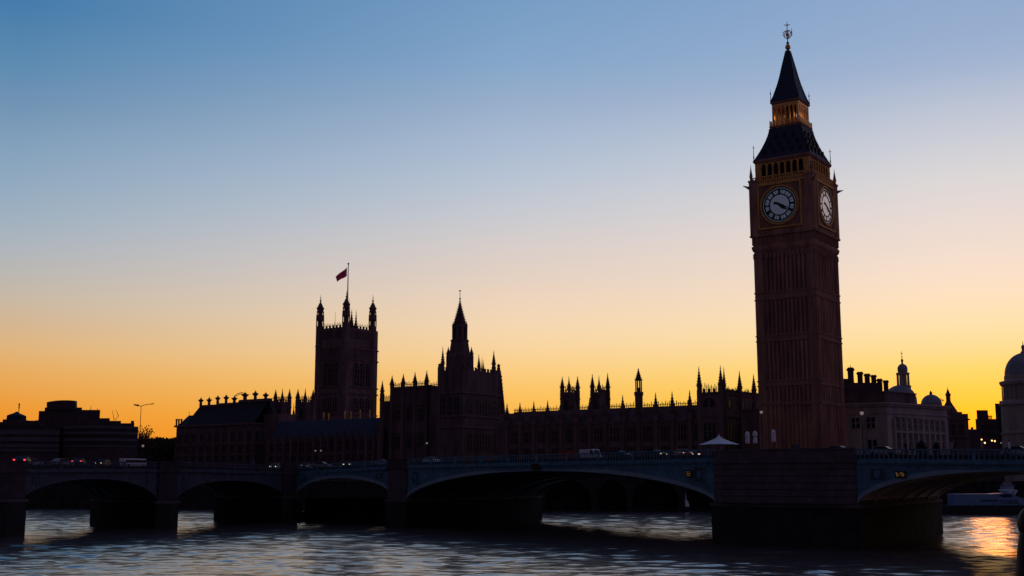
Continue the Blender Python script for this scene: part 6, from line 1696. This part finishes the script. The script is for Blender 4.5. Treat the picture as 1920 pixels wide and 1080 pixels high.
# ------------------------------------------------------------------ boat, pontoon, beacon
def boat():
    Yb = 222.0
    k = mpp(Yb, 940)
    def bxp(px): return xY(Yb, px, 940)
    def bz_(py): return zY(Yb, py)
    x0, x1 = bxp(1781), bxp(1962)
    root = thing('river_boat', 'sleek pale blue passenger boat with dark lettering moored under the right arch', 'boat', ((x0 + x1) / 2, Yb, 0))
    L = x1 - x0
    # hull sections along the length
    secs = []
    N_ = 20
    for i in range(N_ + 1):
        f = i / N_; x = x0 + L * f
        bw = 2.3 * (1 - max(0, (f - .62) / .38) ** 2.0) * (min(1, .72 + f * 1.5)); bw = max(bw, .05)
        dz = 0.9 + .55 * max(0, (f - .3) / .7) ** 1.6
        keel = .0 + .7 * max(0, (f - .8) / .2) ** 2
        secs.append([(x, Yb - bw, dz), (x, Yb - bw * .88, max(keel, .28)), (x, Yb - bw * .5, keel - .3), (x, Yb + bw * .5, keel - .3), (x, Yb + bw * .88, max(keel, .28)), (x, Yb + bw, dz)])
    m = MB(); vs = [p for s in secs for p in s]; fs = []
    for i in range(N_):
        for j in range(5): fs.append([i * 6 + j, i * 6 + j + 1, (i + 1) * 6 + j + 1, (i + 1) * 6 + j])
        fs.append([i * 6 + 5, i * 6, (i + 1) * 6, (i + 1) * 6 + 5])
    fs += [[0, 1, 2, 3, 4, 5], [N_ * 6 + j for j in range(6)][::-1]]
    m.add(vs, fs); m.build('hull', mat('boat_blue_white', (.15, .28, .44), .35), root)
    # long cabin side
    FB = Frame((x0, Yb), (1, 0))
    m = MB(); A = [(1783, 927), (1845, 926.5), (1868, 925), (1880, 924.3), (1893, 925), (1899, 930), (1915, 935), (1930, 938)]
    top_ = [(bxp(x) - x0, bz_(y)) for x, y in A]
    m.fface(FB, [(top_[0][0], .85)] + top_ + [(top_[-1][0], .95)], -1.75, 1.75); cabin = m.build('cabin', mat('boat_blue_white', (.15, .28, .44), .35), root)
    m = MB(); m.fface(FB, [(bxp(1866) - x0, bz_(929.5)), (bxp(1874) - x0, bz_(932)), (bxp(1889) - x0, bz_(932)), (bxp(1891.5) - x0, bz_(930)), (bxp(1888) - x0, bz_(926.5)), (bxp(1876) - x0, bz_(926.5))], -1.80, -1.752); m.build('windscreen', GLASS, cabin)
    for j in range(6):
        m = MB(); xa = bxp(1833 + j * 5.4) - x0; m.fface(FB, [(xa, bz_(940)), (xa + .36, bz_(940)), (xa + .40, bz_(936.5)), (xa + .04, bz_(936.5))], -1.80, -1.752); m.build('porthole', GLASS, cabin)
    m = MB(); m.fbox(FB, bxp(1784) - x0, bxp(1867) - x0, -1.85, 1.85, bz_(926.6), bz_(926)); m.build('roof_rail', WHITEP, cabin)
    m = MB()
    pa = [(1897, 927), (1903, 920), (1880, 919)]
    for yv in (-1.3, 1.3):
        for (xa, ya), (xb, yb) in zip(pa, pa[1:]): m.tube((bxp(xa), Yb + yv, bz_(ya)), (bxp(xb), Yb + yv, bz_(yb)), .13, n=6)
    m.tube((bxp(1880), Yb - 1.3, bz_(919)), (bxp(1880), Yb + 1.3, bz_(919)), .12, n=6); m.build('radar_arch', WHITEP, root)
    cu = bpy.data.curves.new('t', 'FONT'); cu.body = 'DOESK'; cu.size = .95; cu.extrude = .012; cu.space_character = 1.15
    to = bpy.data.objects.new('t', cu); COL.objects.link(to); bpy.context.view_layer.update()
    me = bpy.data.meshes.new_from_object(to.evaluated_get(bpy.context.evaluated_depsgraph_get())); bpy.data.objects.remove(to)
    me.materials.clear(); me.materials.append(IRON)
    lo = bpy.data.objects.new('lettering', me); COL.objects.link(lo); lo.parent = cabin
    lo.rotation_euler = (R(90), 0, 0); lo.location = (bxp(1868.5) - root.location.x, Yb - 1.80 - Yb, bz_(944) - 0)
    # the pontoon it lies against
    m = MB(); m.box(x0 - 3, x1 + 8, Yb - 4.2, Yb - 2.6, -.3, 1.62)
    pt_ = thing('pontoon', 'low dark floating pontoon in front of the moored boat', 'pontoon', ((x0 + x1) / 2, Yb - 3.4, -.3))
    m.build('float', IRON, pt_)
    for j in range(7):
        m = MB(); xx = x0 - 2.5 + j * (L + 9) / 6; m.tube((xx, Yb - 3.9, 1.6), (xx, Yb - 3.9, 1.95), .06, n=6); m.ball((xx, Yb - 3.9, 2.0), .1, 6, 4); m.build('bollard', IRON, pt_)
    # small white launch behind
    r2 = thing('launch', 'small pale launch with a thin awning frame behind the lettered boat', 'boat', (bxp(1890), Yb + 9, 0))
    Y2 = Yb + 9
    m = MB(); xa, xb = xY(Y2, 1868, 915), xY(Y2, 1925, 915)
    m.prism([(xa, Y2 - 1.3), (xb, Y2 - 1.0), (xb + 1.2, Y2), (xb, Y2 + 1.0), (xa, Y2 + 1.3)], -.3, 2.2); m.build('hull', IRON, r2)
    m = MB(); m.box(xY(Y2, 1879, 910), xY(Y2, 1897, 910), Y2 - 1.0, Y2 + 1.0, 2.2, zY(Y2, 911)); m.box(xY(Y2, 1878, 910), xY(Y2, 1899, 910), Y2 - 1.15, Y2 + 1.15, zY(Y2, 910), zY(Y2, 909)); m.build('cabin', BLUEP, r2)
    for x in (1882, 1888, 1894):
        m = MB(); m.box(xY(Y2, x, 905), xY(Y2, x + 1.3, 905), Y2 - .5, Y2 + .5, zY(Y2, 909), zY(Y2, 903)); m.build('post', SILVP, r2)
boat()
def beacon():
    Y = 240.0; X = xY(Y, 1286, 950); k = mpp(Y, 940)
    root = thing('river_beacon', 'small white conical beacon with a thin mast by the far bank under the middle arch', 'buoy', (X, Y, 0))
    m = MB(); m.lathe(X, Y, [(7 * k, zY(Y, 950.5)), (7.2 * k, zY(Y, 949)), (6.6 * k, zY(Y, 946)), (4.6 * k, zY(Y, 941)), (2.6 * k, zY(Y, 938)), (1.6 * k, zY(Y, 936))], 12); m.build('float', WHITEP, root, True)
    m = MB(); m.lathe(X, Y, [(1.3, -1), (1.2, zY(Y, 950.6))], 12); m.build('plinth', WETSTONE, root)
    m = MB(); m.lathe(X, Y, [(1.5 * k, zY(Y, 936.2)), (1.1 * k, zY(Y, 928)), (.8 * k, zY(Y, 916)), (.2 * k, zY(Y, 912))], 8); m.build('mast', WHITEP, root)
beacon()
# arcade of the far bank seen under the middle arch
YA = 247.0
arcd = thing('river_arcade', 'low dark stone arcade on the far bank, seen under the middle bridge arch', 'arcade', (xY(YA, 1160, 930), YA - 6, -.5))
FA = Frame((xY(YA - 6, 1000, 930), YA - 6), (1, -.06))
cols = [1000, 1022, 1112, 1130, 1176, 1186, 1270, 1282, 1345]
m = MB(); zs_ = zY(YA - 6, 930); zt_ = zY(YA - 6, 893)
for xa, xb, solid in ((1000, 1022, 1), (1022, 1108, 0), (1108, 1122, 1), (1122, 1175, 0), (1175, 1186, 1), (1186, 1272, 0), (1272, 1284, 1), (1284, 1345, 0), (1345, 1365, 1)):
    a, b = FA.S(xa, 930), FA.S(xb, 930)
    if solid: m.fbox(FA, a, b, 0, 4, -.5, zt_)
    else:
        am = (a + b) / 2; hw = (b - a) / 2
        m.fface(FA, [(a, zt_)] + [(am - hw * math.cos(x), zs_ - .6 + (zt_ - .7 - zs_ + .6) * math.sin(x)) for x in [math.pi * i / 14 for i in range(15)]] + [(b, zt_)], 0, 4)
m.fbox(FA, FA.S(1000, 930), FA.S(1365, 930), -.2, 4.2, zt_, zt_ + .4); m.build('arches', WETSTONE, arcd)
m = MB(); m.fbox(FA, FA.S(1000, 930), FA.S(1365, 930), 3.9, 4.0 + .05, -.5, zt_); m.build('back_wall', WETSTONE, arcd)

# added dark stage, in place of the dark bridge reflection on the water
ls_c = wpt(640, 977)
lst = thing('added_dark_stage', 'added black landing stage in place of the dark water under the arch at the bridge bend', 'landing stage', (ls_c.x, ls_c.y, -.5))
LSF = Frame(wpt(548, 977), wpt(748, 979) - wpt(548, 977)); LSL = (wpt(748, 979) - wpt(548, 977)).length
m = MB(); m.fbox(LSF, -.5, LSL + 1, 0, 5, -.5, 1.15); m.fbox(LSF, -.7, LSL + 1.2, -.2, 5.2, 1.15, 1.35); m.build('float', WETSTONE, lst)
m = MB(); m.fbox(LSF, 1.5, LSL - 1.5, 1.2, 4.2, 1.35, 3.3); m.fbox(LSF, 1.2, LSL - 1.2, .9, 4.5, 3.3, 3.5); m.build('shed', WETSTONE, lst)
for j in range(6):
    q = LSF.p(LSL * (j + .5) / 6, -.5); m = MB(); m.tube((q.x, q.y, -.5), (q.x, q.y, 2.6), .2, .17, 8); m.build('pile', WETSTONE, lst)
# ------------------------------------------------------------------ near post at the right edge
def near_post():
    Y = 5.0; k = mpp(Y, 1000)
    X = xY(Y, 1941, 1000); z = lambda py: zY(Y, py)
    root = thing('cast_iron_post', 'dark iron railing post with a bulbous head, nearest thing at right edge', 'post', (X, Y, 4.4))
    m = MB(); m.lathe(X, Y, [(k * 60, 4.4), (k * 58, 4.55), (k * 48, 4.6), (k * 46, 4.9), (k * 44, z(1120)), (k * 39, z(1080)), (k * 33, z(1030)), (k * 28, z(1002)), (k * 27, z(998))], 20); m.build('shaft', IRON, root, True)
    m = MB(); m.lathe(X, Y, [(k * 27, z(999)), (k * 29.5, z(993)), (k * 30.5, z(984)), (k * 29, z(974)), (k * 27, z(966)), (k * 21, z(957)), (k * 12, z(950)), (k * 2, z(946))], 20); m.build('head', IRON, root, True)
near_post()
